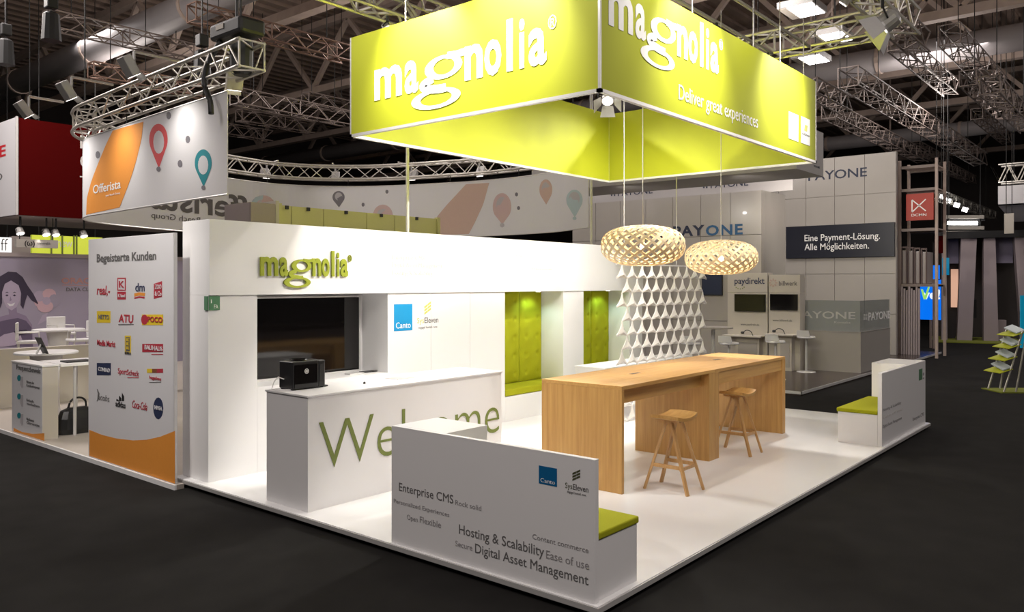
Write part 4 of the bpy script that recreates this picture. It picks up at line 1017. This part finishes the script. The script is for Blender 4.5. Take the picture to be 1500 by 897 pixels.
for k, (x, y, rx, ry) in enumerate([(67, 440, 18, 14), (58, 434, 9, 8), (72, 431, 10, 8), (79, 441, 8, 10), (66, 449, 12, 9), (68, 441, 6, 6)]):
    yp([(x+rx*math.cos(a*.5236), y+ry*math.sin(a*.5236)) for a in range(12)], (M_pinkp, M_skin2, M_pinkp, M_purple, M_pinkp, M_skin2)[k], .002+.001*k, 'flower_print')
    yp([(62, 462), (70, 458), (67, 470), (55, 476)], M_skin2, .001, 'stem_print') if k == 0 else None
ptext('ORACLE', (90, 415), (147, 416), ('Y', PY), 8, M_pinktxt, pw, .02); yp([(91, 417.6), (147, 418.4), (147, 419), (91, 418.4)], M_pinktxt, .002, 'line_print'); ptext('DATA CLOUD', (97, 426), (147, 427), ('Y', PY), 5, M_grey, pw, .015)
# red hanging box with a white left face
rb = thing('red_hanging_box', 'dark red hanging banner box with a white left face, at the left edge', 'banner', (4, 18, 3.6))
RX, RY = 2.42, 16.87
obj('red_face', bx(RX+.02, 7.2, RY, RY+.04, 3.6, 5.74), M_redbox, rb); obj('white_face', bx(RX-.02, RX+.02, RY, RY+3.2, 3.6, 5.74), M_banner, rb)
obj('corner_post', bx(RX-.025, RX+.025, RY-.025, RY-.0, 3.6, 5.76), M_bezel, rb)
obj('underside', bx(RX, 7.2, RY+.04, RY+3.2, 3.58, 3.62), M_under, rb)
for x in (3.2, 6.0): obj('hanging_cable', MB().tube([(x, RY+1.5, 3.6), (x, RY+1.5, RC_)], .012, 5), M_bcable, rb)
ptext('ORACLE', (-62, 236), (8.5, 241), ('X', RX-.02), 15, M_redtxt, rb, .02); ptext('CLOUD', (-46, 268), (3.5, 271), ('X', RX-.02), 10, M_grey, rb, .01)
for s, y in (('R', 217), ('C', 245)): ptext(s, (117.5, y), (131, y+1), ('Y', RY), 18, M_faint, rb, .02)
for y in (195, 259): a, b = onY(117, y, RY), onY(130, y+2, RY); obj('line_print', bx(a.x, b.x, RY-.003, RY-.0005, b.z, b.z+.03), M_faint, rb)
for px, l in ((30, 'spotlight under the red hanging box, leftmost'), (68, 'dark spotlight cluster under the red hanging box'), (82, 'small round spotlight under the red hanging box'), (123, 'spotlight under the red hanging box beside the white logo panel')):
    p = onY(px, 338, 17.05); barn_lamp(l, (p.x, p.y, 3.2), (p.x+.2, 16, 1), 3.58, .15, doors=False)
# signs far behind, seen between the print wall and the red box
def far_sign(name, label, cat, p0, p1, Y, m, th=.12, hz=RC_):
    a, b = onY(*p0, Y), onY(*p1, Y); t = thing(name, label, cat, (a.x, Y, b.z)); obj('panel', bx(a.x, b.x, Y, Y+th, b.z, a.z), m, t)
    for x in (a.x+.1*(b.x-a.x), b.x-.1*(b.x-a.x)): obj('hanging_cable', MB().tube([(x, Y+th/2, a.z), (x, Y+th/2, hz)], .012, 5), M_bcable, t)
    return t
t = far_sign('lit_sign', 'glowing white sign with thin dark letters at the left edge', 'sign', (-40, 346), (17, 374), 22, M_litwhite); ptext('ff', (1, 367), (12, 368), ('Y', 22), 18, M_grey, t, -.01)
t = far_sign('grey_sign', 'small grey hanging sign with a dark bracket mark, under the red box', 'sign', (24, 350), (85, 364), 17.0, M_pay, hz=3.58)
ptext('(ω)', (36, 360), (51, 360), ('Y', 17.0), 7, M_black, t, .02); ptext('webtrekk', (54, 358.5), (74, 358.5), ('Y', 17.0), 4, M_grey, t)
t = far_sign('lime_sign', 'bright lime lit sign between the red box and the logo panel', 'sign', (47, 344), (150, 376), 23.5, M_limeb)
for px in (75, 91, 108, 112): a = onY(px, 345, 23.5); obj('seam', bx(a.x-.02, a.x+.02, 23.47, 23.5, onY(px, 376, 23.5).z, a.z), M_wgreen, t)
ptext('new', (84, 362), (106, 362), ('Y', 23.5), 12, M_wtext, t)
tag(obj('back_partition', bx(onY(17, 360, 24.5).x, onY(60, 360, 24.5).x, 24.5, 24.7, 0, onY(17, 346, 24.5).z), M_under), 'grey partition behind the small grey hanging sign', 'partition')
# pale lime panel wall and grey cupboard block standing behind the white wall
yw = thing('lime_panel_wall', 'row of pale lime wall panels showing above the white stand wall', 'panel wall', (5.6, 9, .05))
ys = [onY(p, 310, 9).x for p in (412, 427, 474, 537, 578, 640)]
for a, b in zip(ys, ys[1:]): obj('panel', bx(a+.008, b-.008, 9, 9.05, .05, 3.42), M_yellow, yw); obj('clamp', bx((a+b)/2-.03, (a+b)/2+.03, 8.97, 9.0, 3.36, 3.42), M_black, yw)
obj('end_post', bx(ys[-1], ys[-1]+.08, 8.98, 9.07, .05, 3.45), M_yellow, yw); obj('end_post', bx(ys[0]-.08, ys[0], 8.98, 9.07, .05, 3.45), M_yellow, yw); obj('rail', bx(ys[0], ys[-1], 8.985, 9.0, 3.05, 3.08), M_wgreen, yw)
a, b = onY(367, 300, 7.6), onY(409, 300, 7.6)
cb = thing('tall_cupboard', 'plain grey tall cupboard showing above the left end of the white wall', 'cupboard', (a.x, 7.6, .05))
obj('body', bx(a.x, b.x-.06, 7.62, 8.3, .05, 3.27), M_under, cb); obj('door', bx(a.x+.005, b.x-.065, 7.6, 7.618, .06, 3.27), M_under, cb); obj('side_panel', bx(b.x-.058, b.x, 7.6, 8.3, .05, 3.32), M_cream, cb)

# ================================================================== GREY BOOTH BEHIND THE RIGHT END
gp_ = thing('grey_booth_platform', 'dark brown glossy platform of the grey booth', 'platform', (10.7, 2.6, 0))
obj('floor_panel', bx(10.69, 22, 2.62, 13, .0, PT), M_brownfl, gp_); obj('edge_strip', MB().box(10.675, 10.69, 2.605, 13, .03, PT+.002).box(10.675, 22, 2.605, 2.62, .03, PT+.002), M_bezel, gp_)
def panel_wall(name, label, cat, X, y0, y1, z1, cols, rows, parent=None, side=None):
    t = thing(name, label, cat, (X, y0, PT)); cw = (y1-y0)/cols; rh = (z1-PT)/rows
    for i in range(cols):
        for j in range(rows): obj('panel', bx(X, X+.04, y0+i*cw+.006, y0+(i+1)*cw-.006, PT+j*rh+.006, PT+(j+1)*rh-.006), M_pay, t)
    obj('carcass', bx(X+.04, X+.16, y0+.002, y1, PT+.004, z1-.002), M_warmgrey, t)
    return t
bw = panel_wall('gloss_panel_wall', 'tall grey gloss panel wall carrying the navy slogan sign', 'panel wall', 20.0, 3.34, 11.74, 5.80, 10, 5)
ptext('PAYONE', (1184, 265.5), (1270, 257.5), ('X', 20.0), 12.5, M_navyt, bw, .012)
sg = thing('slogan_sign', 'long navy sign with two lines of white German lettering', 'sign', (19.9, 4.8, 2.85))
obj('panel', bx(19.9, 19.985, 3.36, 6.43, 2.85, 3.81), M_navy, sg)
ptext('Eine Payment-Lösung.', (1178.5, 353), (1289, 350.5), ('X', 19.9), 9.5, M_wtext, sg, .005); ptext('Alle Möglichkeiten.', (1178.5, 366.5), (1273, 364.5), ('X', 19.9), 9.5, M_wtext, sg, .005)
tw = panel_wall('booth_tower', 'grey panelled booth tower with large blue and navy company name', 'tower', 14.6, 5.0, 10.6, 4.35, 7, 4)
obj('side_wall', bx(14.762, onY(1150, 300, 5.0).x, 5.0, 5.05, PT, 4.35), M_pay, tw)
ptext('PAY', (986, 346), (1032, 345), ('X', 14.6), 14.2, M_navyt, tw, .03, spacing=1.12); ptext('ONE', (1034, 345), (1088, 343), ('X', 14.6), 14.2, M_bluet, tw, .03, spacing=1.12)
for i in (0, 1):
    for j in (0, 1): a = onX(968+8*i, 338+8*j, 14.6); obj('logo_square', bx(14.597, 14.5995, a.y-.06, a.y+.06, a.z-.06, a.z+.06), M_navyt, tw)
a, b = onX(1029, 402, 14.6), onX(1059, 433, 14.6); sc = thing('wall_screen', 'dark blue screen on the tower wall behind the tile screen', 'screen', (14.55, a.y, b.z)); obj('casing', bx(14.56, 14.598, b.y, a.y, b.z, a.z), M_black, sc); obj('panel', bx(14.556, 14.56, b.y+.02, a.y-.02, b.z+.02, a.z-.02), M_navyt, sc)
hb = thing('grey_hanging_frame', 'flat grey hanging frame box just behind the lime canopy', 'banner', (11.2, 5.5, 4.29))
obj('front_face', bx(11.21, 11.25, 2.9, 9.4, 4.30, 5.2), M_payd, hb); obj('end_face', bx(11.25, 12.72, 2.9, 2.94, 4.30, 5.2), M_payd, hb); obj('underside', bx(11.25, 12.72, 2.94, 9.4, 4.30, 4.33), M_payd, hb)
ptext('PAYONE', (1192, 246), (1201, 246), ('Y', 2.9), 3, M_navyt, hb)
for y in (4, 8): obj('hanging_cable', MB().tube([(12, y, 4.33), (12, y, RC_)], .012, 5), M_bcable, hb)
hf = thing('grey_fascia', 'long grey hanging fascia with two small dark company names above the tower', 'banner', (15.3, 7, 4.4))
obj('panel', bx(15.3, 15.36, 4.5, 11.5, 4.37, 5.7), M_payd, hf)
for y in (5.5, 10.5): obj('hanging_cable', MB().tube([(15.33, y, 5.7), (15.33, y, RC_)], .012, 5), M_bcable, hf)
for p0, p1, c, ic in (((1041, 276), (1096, 271.5), 8.5, (1029, 1037)), ((905, 287.5), (956, 283), 8, (894, 902))):
    ptext('PAYONE', p0, p1, ('X', 15.3), c, M_navyt, hf, .008)
    for i in (0, 1):
        for j in (0, 1): a = onX(ic[0]+2+4.3*i, p0[1]-2-4.6*j+.5, 15.3); obj('logo_square', bx(15.297, 15.2995, a.y-.023, a.y+.023, a.z-.025, a.z+.025), M_navyt, hf)
def kiosk(label, ya, yb, ztop, X, mon, head, tx):
    t = thing('info_kiosk', label, 'kiosk', (X, (ya+yb)/2, PT))
    zh = onX(1100, 429, X).z
    obj('body', bx(X, X+.32, yb, ya, PT, zh-.004), M_cream, t, bevel=.003); obj('header', bx(X, X+.32, yb, ya, zh+.004, ztop), M_cream, t, bevel=.003)
    a, b = onX(*mon[0], X), onX(*mon[1], X)
    s = obj('screen', bx(X-.05, X-.001, b.y, a.y, b.z, a.z), M_gloss, t, bevel=.004)
    zs = onX(1100, head, X).z
    obj('shelf', bx(X-.36, X-.001, yb+.02, ya-.02, zs-.035, zs), M_cream, t, bevel=.003)
    cbn = obj('cabinet', bx(X-.20, X-.001, yb+.12, ya-.30, PT, zs-.036), M_cream, t)
    obj('cabinet_door', bx(X-.212, X-.201, yb+.17, ya-.36, PT+.08, zs-.16), M_warmgrey, cbn)
    ptext(tx[2], tx[3], tx[4], ('X', X), 3, M_grey, t)
    ptext(tx[0], tx[1][0], tx[1][1], ('X', X), tx[5], tx[6], t, .012)
    g = onX(tx[7], head-2, X-.2)
    gn = obj('gooseneck', MB().tube(catmull([(X-.2, g.y, zs), (X-.2, g.y+.06, zs+.10), (X-.2, g.y+.17, zs+.12), (X-.2, g.y+.26, zs+.05)], 5), .01, 6), M_black, t)
    obj('camera_head', MB().lathe([(.03, -.03), (.045, 0), (.03, .03)], 10, (X-.2, g.y+.26, zs+.06)), M_black, gn)
    return t
k1 = kiosk('grey white info kiosk with black screen, left of the pair', 5.69, 4.69, 2.34, 14.2, ((1077, 431), (1122, 457)), 491, ('paydirekt', ((1076, 416), (1120, 416)), 'www.paydirekt.de', (1085, 477), (1112, 477), 9, M_navyp, 1103))
panel = [onX(1084+7*math.cos(k*.5), 418.5+5*math.sin(k*.5), 14.2) for k in range(1, 6)]
for p in panel: obj('logo_dot', bx(14.196, 14.1995, p.y-.012, p.y+.012, p.z-.012, p.z+.012), M_wgreen, k1)
k2 = kiosk('grey white info kiosk with black screen and orange sun mark, right of the pair', 4.67, 3.93, 2.29, 14.22, ((1129, 431), (1169, 455)), 487, ('billwerk', ((1141, 418.5), (1168, 418.5)), 'www.billwerk.de', (1132, 471), (1160, 471), 6.5, M_grey, 1150))
c = onX(1132.5, 414.5, 14.22)
for k in range(8): a = k*math.pi/4; obj('logo_ray', MB().obox((14.217, c.y+.05*math.cos(a), c.z+.05*math.sin(a)), (14.217, c.y+.10*math.cos(a), c.z+.10*math.sin(a)), .03, .004, up=(1, 0, 0)), M_ppeach, k2)
def gas_stool(label, x, y, zs=.78):
    t = thing('swivel_stool', label, 'stool', (x, y, PT))
    obj('seat', MB().lathe([(.17, zs+PT-.02), (.20, zs+PT), (.19, zs+PT+.03), (.0, zs+PT+.025)], 20, (x, y, 0), False), M_white, t); obj('backrest', MB().slab([(x-.17, y-.15, zs+PT+.03), (x-.17, y+.15, zs+PT+.03), (x-.21, y+.13, zs+PT+.17), (x-.21, y-.13, zs+PT+.17)], (-1, 0, 0), .02), M_white, t)
    obj('stem', MB().tube([(x, y, PT+.02), (x, y, zs+PT)], .025, 10), M_bezel, t); obj('base', MB().lathe([(.21, PT), (.20, PT+.015), (.03, PT+.03)], 24, (x, y, 0)), M_bezel, t)
for px, py, l in ((1181, 545, 'white swivel bar stool beside the right info kiosk, before the glass counter'), (1136, 556, 'white swivel bar stool between the two info kiosks'), (1068, 560, 'white swivel bar stool left of the info kiosks'), (1012, 560, 'white swivel bar stool behind the far end of the tile screen')):
    p = onZ(px, py, PT); gas_stool(l, p.x, p.y)
hp_ = onZ(1042, 556, PT); t = thing('high_table', 'grey high table behind the tile screen in the grey booth', 'table', (hp_.x, hp_.y, PT)); obj('top', MB().lathe([(.42, 1.12), (.42, 1.15)], 28, (hp_.x+.5, hp_.y+.2, 0)), M_warmgrey, t); obj('stem', MB().tube([(hp_.x+.5, hp_.y+.2, PT), (hp_.x+.5, hp_.y+.2, 1.12)], .04, 10), M_bezel, t); obj('base', MB().lathe([(.3, PT), (.3, PT+.02)], 24, (hp_.x+.5, hp_.y+.2, 0)), M_bezel, t)
gc = thing('glass_counter', 'beige counter with smoky glass screen and etched company name', 'counter', (14.63, 2.72, PT))
obj('front_wall', bx(14.63, 14.70, 2.72, 4.35, PT, .985), M_pay, gc); obj('end_wall', bx(14.702, 17.0, 2.72, 2.79, PT, .985), M_pay, gc); obj('top', MB().box(14.62, 15.0, 2.71, 4.36, .987, 1.0).box(15.0, 17.01, 2.71, 3.1, .987, 1.0), M_warmgrey, gc)
obj('glass_pane', bx(14.64, 14.652, 2.735, 4.35, 1.0, 1.70), M_glass, gc); obj('glass_pane', bx(14.654, 17.0, 2.735, 2.747, 1.0, 1.70), M_glass, gc)
ptext('PAYONE', (1165, 467), (1253, 466), ('X', 14.64), 10, M_glasst, gc, .01); ptext('PAYONE', (1272, 470), (1304, 466), ('Y', 2.735), 11, M_wtext, gc, .012); ptext('Kontakt', (1222, 474), (1246, 474), ('X', 14.64), 3, M_glasst, gc)
for i in (0, 1):
    for j in (0, 1): a = onY(1266+3*i, 462+5*j, 2.735); obj('logo_square', bx(a.x-.06, a.x+.06, 2.732, 2.7345, a.z-.03, a.z+.03), M_glasst, gc)

# ================================================================== RIGHT BACKGROUND
rs = thing('storage_rack', 'tall steel storage rack beside the grey gloss wall, filled with wrapped crates', 'rack', (20.9, 2.9, 0))
def rk(px, Z=None): return onX(px, 500, 20.6).y
ya, yb = rk(1318), rk(1372)
for x in (20.6, 21.6):
    for y in (ya, yb): obj('post', bx(x-.035, x+.035, y-.035, y+.035, 0, 5.6), M_steel, rs)
for z in (2.05, 3.62, 4.75, 5.4):
    for x in (20.6, 21.6): obj('beam', bx(x-.03, x+.03, yb+.035, ya-.035, z-.05, z+.03), M_alud, rs)
    obj('shelf', bx(20.63, 21.57, yb+.02, ya-.02, z+.0, z+.03), M_steel, rs)
for k, l in enumerate(['brown film-wrapped crate on the storage rack, next to the grey wall', 'second brown film-wrapped crate from the grey wall', 'third brown film-wrapped crate from the grey wall', 'brown film-wrapped crate at the outer end of the storage rack']):
    y1_ = onX(1320+9.7*k, 370, 20.7).y; y0_ = onX(1320+9.7*(k+1)-1, 370, 20.7).y; z0_ = 2.08; z1_ = 3.05-.02*k
    t = thing('wrapped_crate', l, 'crate', (21.1, (y0_+y1_)/2, z0_)); obj('body', bx(20.72, 21.5, y0_+.01, y1_-.01, z0_, z1_), M_film, t, bevel=.03)
    for y in (y0_, y1_-.03): obj('corner_bar', bx(20.68, 20.715, y, y+.03, z0_, z1_+.1), M_crate, t)
    obj('top_bar', bx(20.68, 20.715, y0_+.03, y1_-.03, z1_+.05, z1_+.1), M_crate, t)
for k in range(8):
    y_ = onX(1321+3.6*k, 500, 20.5).y; tag(obj('leaning_pole', MB().tube([(20.48, y_, 0.025), (20.51, y_, 2.0-.05*(k % 3))], .026+.004*(k % 2), 8), M_under), 'grey pole standing upright against the storage rack', 'pole', 'upright poles at the storage rack')
sgn = thing('red_square_sign', 'red square sign with white bow-tie line mark on the storage rack', 'sign', (20.45, 2.8, 3.8))
obj('panel', bx(20.49, 20.566, 2.50, 3.2, 3.87, 4.62), M_redsign, sgn)
def S_(p): return onX(p[0], p[1], 20.49)
for a, b in (((1336, 293), (1336, 311)), ((1336, 293), (1356, 309)), ((1336, 311), (1356, 292))): p, q = S_(a), S_(b); obj('logo_line', MB().obox((20.487, p.y, p.z), (20.487, q.y, q.z), .03, .004, up=(1, 0, 0)), M_wtext, sgn)
ptext('DCMN', (1335, 317), (1357, 316.5), ('X', 20.49), 3.6, M_wtext, sgn, .01)
def xpanel(name, label, cat, p0, p1, X, m, th=.06, foot=True):
    a, b = onX(*p0, X), onX(*p1, X); t = thing(name, label, cat, (X, (a.y+b.y)/2, 0 if foot else b.z)); obj('panel', bx(X, X+th, b.y, a.y, b.z, a.z), m, t)
    if foot: obj('post', bx(X+th/2-.03, X+th/2+.03, (a.y+b.y)/2-.03, (a.y+b.y)/2+.03, 0, b.z), M_steel, t)
    else:
        for f in (.2, .8): y = a.y+(b.y-a.y)*f; obj('hanging_cable', MB().tube([(X+th/2, y, a.z), (X+th/2, y, RC_)], .012, 5), M_bcable, t)
    return t
t = xpanel('lit_screen', 'large bright blue lit screen with white letters beyond the storage rack', 'screen', (1348, 410), (1378, 469), 24.5, M_bluescr)
ptext('ve!', (1351, 438), (1377, 438), ('X', 24.5), 13, M_bluescr2, t, .03)
a_ = [onX(x, y, 24.5) for x, y in ((1349, 424), (1352, 424), (1355, 433), (1360, 419), (1362, 421), (1357, 438), (1353, 439))]; obj('logo_leaf', MB().slab([(24.493, v.y, v.z) for v in a_], (-1, 0, 0), .002), M_limescr, t)
xpanel('lit_screen', 'small bright blue lit screen above the larger blue one', 'screen', (1359, 389), (1376, 409), 24.3, M_bluescr)
xpanel('cyan_sign', 'small cyan hanging sign beside the blue screens', 'sign', (1380, 378), (1390, 403), 25, M_cyan, foot=False)
t = xpanel('tilted_red_sign', 'dull red hanging sign right of the storage rack', 'sign', (1369, 346), (1381, 371), 23, M_redbox, foot=False)
# far facade of slanted pillars
o_ = onZ(1376, 499, 0); e_ = onZ(1530, 503, 0); ux = (e_-o_); UL = ux.length; ux.normalize(); uy = Vector((-ux.y, ux.x, 0))
if uy.dot(o_-CAM) < 0: uy = -uy
def fp(px, y_off=0.):                                # along-facade coordinate under a photo column
    d = ray(px, 460); d = Vector((d.x, d.y, 0)); w = o_+uy*y_off-Vector((CAM.x, CAM.y, 0)); den = d.x*ux.y-d.y*ux.x
    return (w.y*d.x - w.x*d.y)/(d.y*ux.x - d.x*ux.y) if abs(den) > 1e-9 else 0
def fb(u0, u1, v0, v1, z0, z1, du=0.):
    vs = []
    for z, dd in ((z0, 0), (z1, du)):
        for v in (v0, v1):
            for u in (u0, u1): p = o_ + ux*(u+dd) + uy*v; vs.append((p.x, p.y, z))
    return MB().add(vs, [(0, 2, 3, 1), (4, 5, 7, 6), (0, 1, 5, 4), (2, 6, 7, 3), (0, 4, 6, 2), (1, 3, 7, 5)])
Df = (o_-CAM).dot(FW); ZF = EYE + (HY-350)*Df/FPX
fa = thing('pillar_facade', 'far pinkish grey stand front with slanted pillars and dark openings', 'facade', tuple(o_))
obj('rear_wall', fb(fp(1372), fp(1560), 2.2, 2.4, 0, ZF), M_facdark, fa)
obj('top_beam', fb(fp(1372), fp(1560), -.1, 2.4, ZF, ZF+.25), M_black, fa)
for (b0, b1), (t0, t1) in (((1379, 1388), (1380, 1386)), ((1402, 1424), (1408, 1431)), ((1441, 1463), (1441, 1458)), ((1497, 1520), (1486, 1506))):
    vs = []
    for z, (q0, q1) in ((0, (b0, b1)), (ZF, (t0, t1))):
        for v in (0, .5):
            for q in (q0, q1): p = o_ + ux*fp(q) + uy*v; vs.append((p.x, p.y, z))
    obj('pillar', MB().add(vs, [(0, 2, 3, 1), (4, 5, 7, 6), (0, 1, 5, 4), (2, 6, 7, 3), (0, 4, 6, 2), (1, 3, 7, 5)]), M_facade, fa)
zb_ = EYE + (HY-386)*Df/FPX
obj('lilac_panel', fb(fp(1386), fp(1406), .52, .6, zb_, ZF), M_faclil, fa); obj('lilac_panel', fb(fp(1460), fp(1487), .52, .6, zb_, ZF), M_faclil, fa)
obj('inner_wall', fb(fp(1388), fp(1403), 1.0, 1.1, 0, zb_), M_facdark, fa)
z0_ = EYE-(451-HY)*Df/FPX; z1_ = EYE-(394-HY)*Df/FPX
obj('lit_panel', fb(fp(1396), fp(1407), .9, .95, z0_, z1_), M_orscr, fa)
obj('white_box', fb(fp(1464), fp(1479), .8, 1.2, 0, .75), M_facade, fa); obj('dark_cabinet', fb(fp(1427), fp(1436), 1.2, 1.6, .8, 1.5), M_black, fa)
obj('lime_floor', fb(fp(1366), fp(1500), -1.2, 2.2, 0, .03), M_limefl, fa)
# brochure rack at the right edge
bpt = onZ(1492, 576, 0)
br = thing('brochure_rack', 'slanted brochure rack with lime trays at the right edge', 'rack', tuple(bpt))
def bp_(u, z, w): p = bpt + RT*u + FW*w; return (p.x, p.y, z)
for w in (0., .5):
    obj('leg', MB().tube([bp_(-.28, 0.02, w), bp_(.08, 1.18, w)], .018, 8), M_alu, br); obj('leg', MB().tube([bp_(-.05, 0.02, w), bp_(.16, 1.18, w)], .018, 8), M_alu, br)
obj('base', MB().slab([bp_(-.36, 0, -.05), bp_(.5, 0, -.05), bp_(.5, 0, .6), bp_(-.36, 0, .6)], (0, 0, 1), .02), M_limefl, br)
for k in range(4):
    u, z = -.22+.085*k, .42+.235*k
    obj('tray', MB().slab([bp_(u-.14, z-.05, -.02), bp_(u+.10, z+.03, -.02), bp_(u+.10, z+.03, .52), bp_(u-.14, z-.05, .52)], (0, 0, 1), .012), M_limeb if k < 0 else M_lime, br)
    obj('leaflet', MB().slab([bp_(u-.06, z+.0, .02), bp_(u+.10, z+.06, .02), bp_(u+.13, z+.14, .46), bp_(u-.03, z+.08, .46)], (0, 0, 1), .02), M_paper, br)
xp = onZ(1503, 560, 0); t = thing('cyan_poster', 'cyan and white poster at the right edge behind the brochure rack', 'poster', tuple(xp)); D_ = (xp-CAM).dot(FW)
zz0, zz1 = EYE-(510-HY)*D_/FPX, EYE-(433-HY)*D_/FPX
obj('panel', MB().slab([tuple(Vector((xp.x, xp.y, 0))+RT*(-.11)+Vector((0, 0, z))) for z in (zz0, zz1)] + [tuple(Vector((xp.x, xp.y, 0))+RT*.5+Vector((0, 0, z))) for z in (zz1, zz0)], FW, .03), M_cyan, t); obj('post', MB().tube([(xp+RT*.2)[:], ((xp+RT*.2).x, (xp+RT*.2).y, zz0)], .02, 8), M_alu, t)
# white hanging box, light bank and lit roof panels
wx = 26.; a, b = onX(1462, 273, wx), onX(1520, 303, wx)
wbx = thing('white_hanging_box', 'white hanging banner box with truss on top at the right edge', 'banner', (wx, a.y, b.z))
obj('front_face', bx(wx, wx+.05, a.y-4, a.y, b.z+.1, a.z), M_banner, wbx); obj('underside', MB().slab([(wx, a.y-4, b.z+.1), (wx, a.y, b.z+.1), (wx+3, a.y, b.z-.25), (wx+3, a.y-4, b.z-.25)], (0, 0, 1), .04), M_banner, wbx)
for z in (a.z+.12, a.z+.7):
    for x in (wx+.05, wx+.6): obj('truss_chord', MB().tube([(x, a.y-4, z), (x, a.y, z)], .03, 6), M_alu, wbx)
mb = MB()
for k in range(9):
    y = a.y-4+k*.5
    for x in (wx+.05, wx+.6): mb.obox((x, y, a.z+.12), (x, y+.25, a.z+.7), .03, .03); mb.obox((x, y+.25, a.z+.7), (x, min(a.y, y+.5), a.z+.12), .03, .03)
obj('truss_bracing', mb, M_alu, wbx, kind='stuff')
for y in (a.y-3.5, a.y-.4): obj('hanging_cable', MB().tube([(wx+.3, y, a.z+.1), (wx+.3, y, RC_)], .014, 5), M_bcable, wbx)
xpanel('white_drop_panel', 'small white panel hanging under the white box at the right edge', 'panel', (1471, 313), (1485, 342), 25.5, M_cream, foot=False)
lb = thing('light_bank', 'bank of bright lamp bars on trusses beyond the red square sign', 'lamp', (38, 3, 5))
for k, (x0, x1, y) in enumerate([(1386, 1442, 318), (1388, 1432, 327), (1388, 1442, 334), (1386, 1440, 341)]):
    a, b = onX(x0, y, 38), onX(x1, y, 38); obj('lamp_bar', MB().obox(a, b, .16, .16), M_lum if k in (1,) else M_alu, lb)
    obj('backing', MB().obox(a+Vector((.2, 0, -.12)), b+Vector((.2, 0, -.12)), .1, .1), M_black, lb)
for x0, x1 in ((1386, 1392), (1398, 1405), (1410, 1417), (1377, 1384)):
    a, b = onX(x0, 293+(x0-1386)*.55, 38), onX(x1, 295+(x0-1386)*.55, 38); obj('lamp', MB().obox(a, b, .14, .2), M_lum, lb)
for px in (1390, 1436): a = onX(px, 318, 38); obj('hanging_cable', MB().tube([tuple(a), (a.x, a.y, RC_)], .03, 5), M_black, lb); b = onX(px, 341, 38); obj('dropper', MB().tube([tuple(a), tuple(b)], .04, 5), M_black, lb)
ptruss('bright truss slanting over the lamp bars beyond the red square sign', (1384, 283), (1442, 316), 6.1, .4, M_alu)
for (px, py), l in zip([(1175, 16), (1219, 56), (1188, 88)], ['lit white roof panel light, highest of the three right of the canopy', 'lit white roof panel light behind the pale truss right of the canopy', 'round lit roof light above the right corner of the canopy']):
    p = onZ(px, py, 8.6); t = thing('roof_light', l, 'lamp', tuple(p))
    obj('housing', bx(p.x-.5, p.x+.5, p.y-.42, p.y+.42, 8.6, 8.75), M_fix, t); obj('diffuser', bx(p.x-.45, p.x+.45, p.y-.38, p.y+.2, 8.585, 8.6), M_lum, t); obj('end_panel', bx(p.x-.45, p.x+.45, p.y+.21, p.y+.4, 8.585, 8.6), M_cream, t)
    obj('hanging_rod', MB().tube([(p.x, p.y, 8.75), (p.x, p.y, RC_)], .02, 6), M_steel, t)
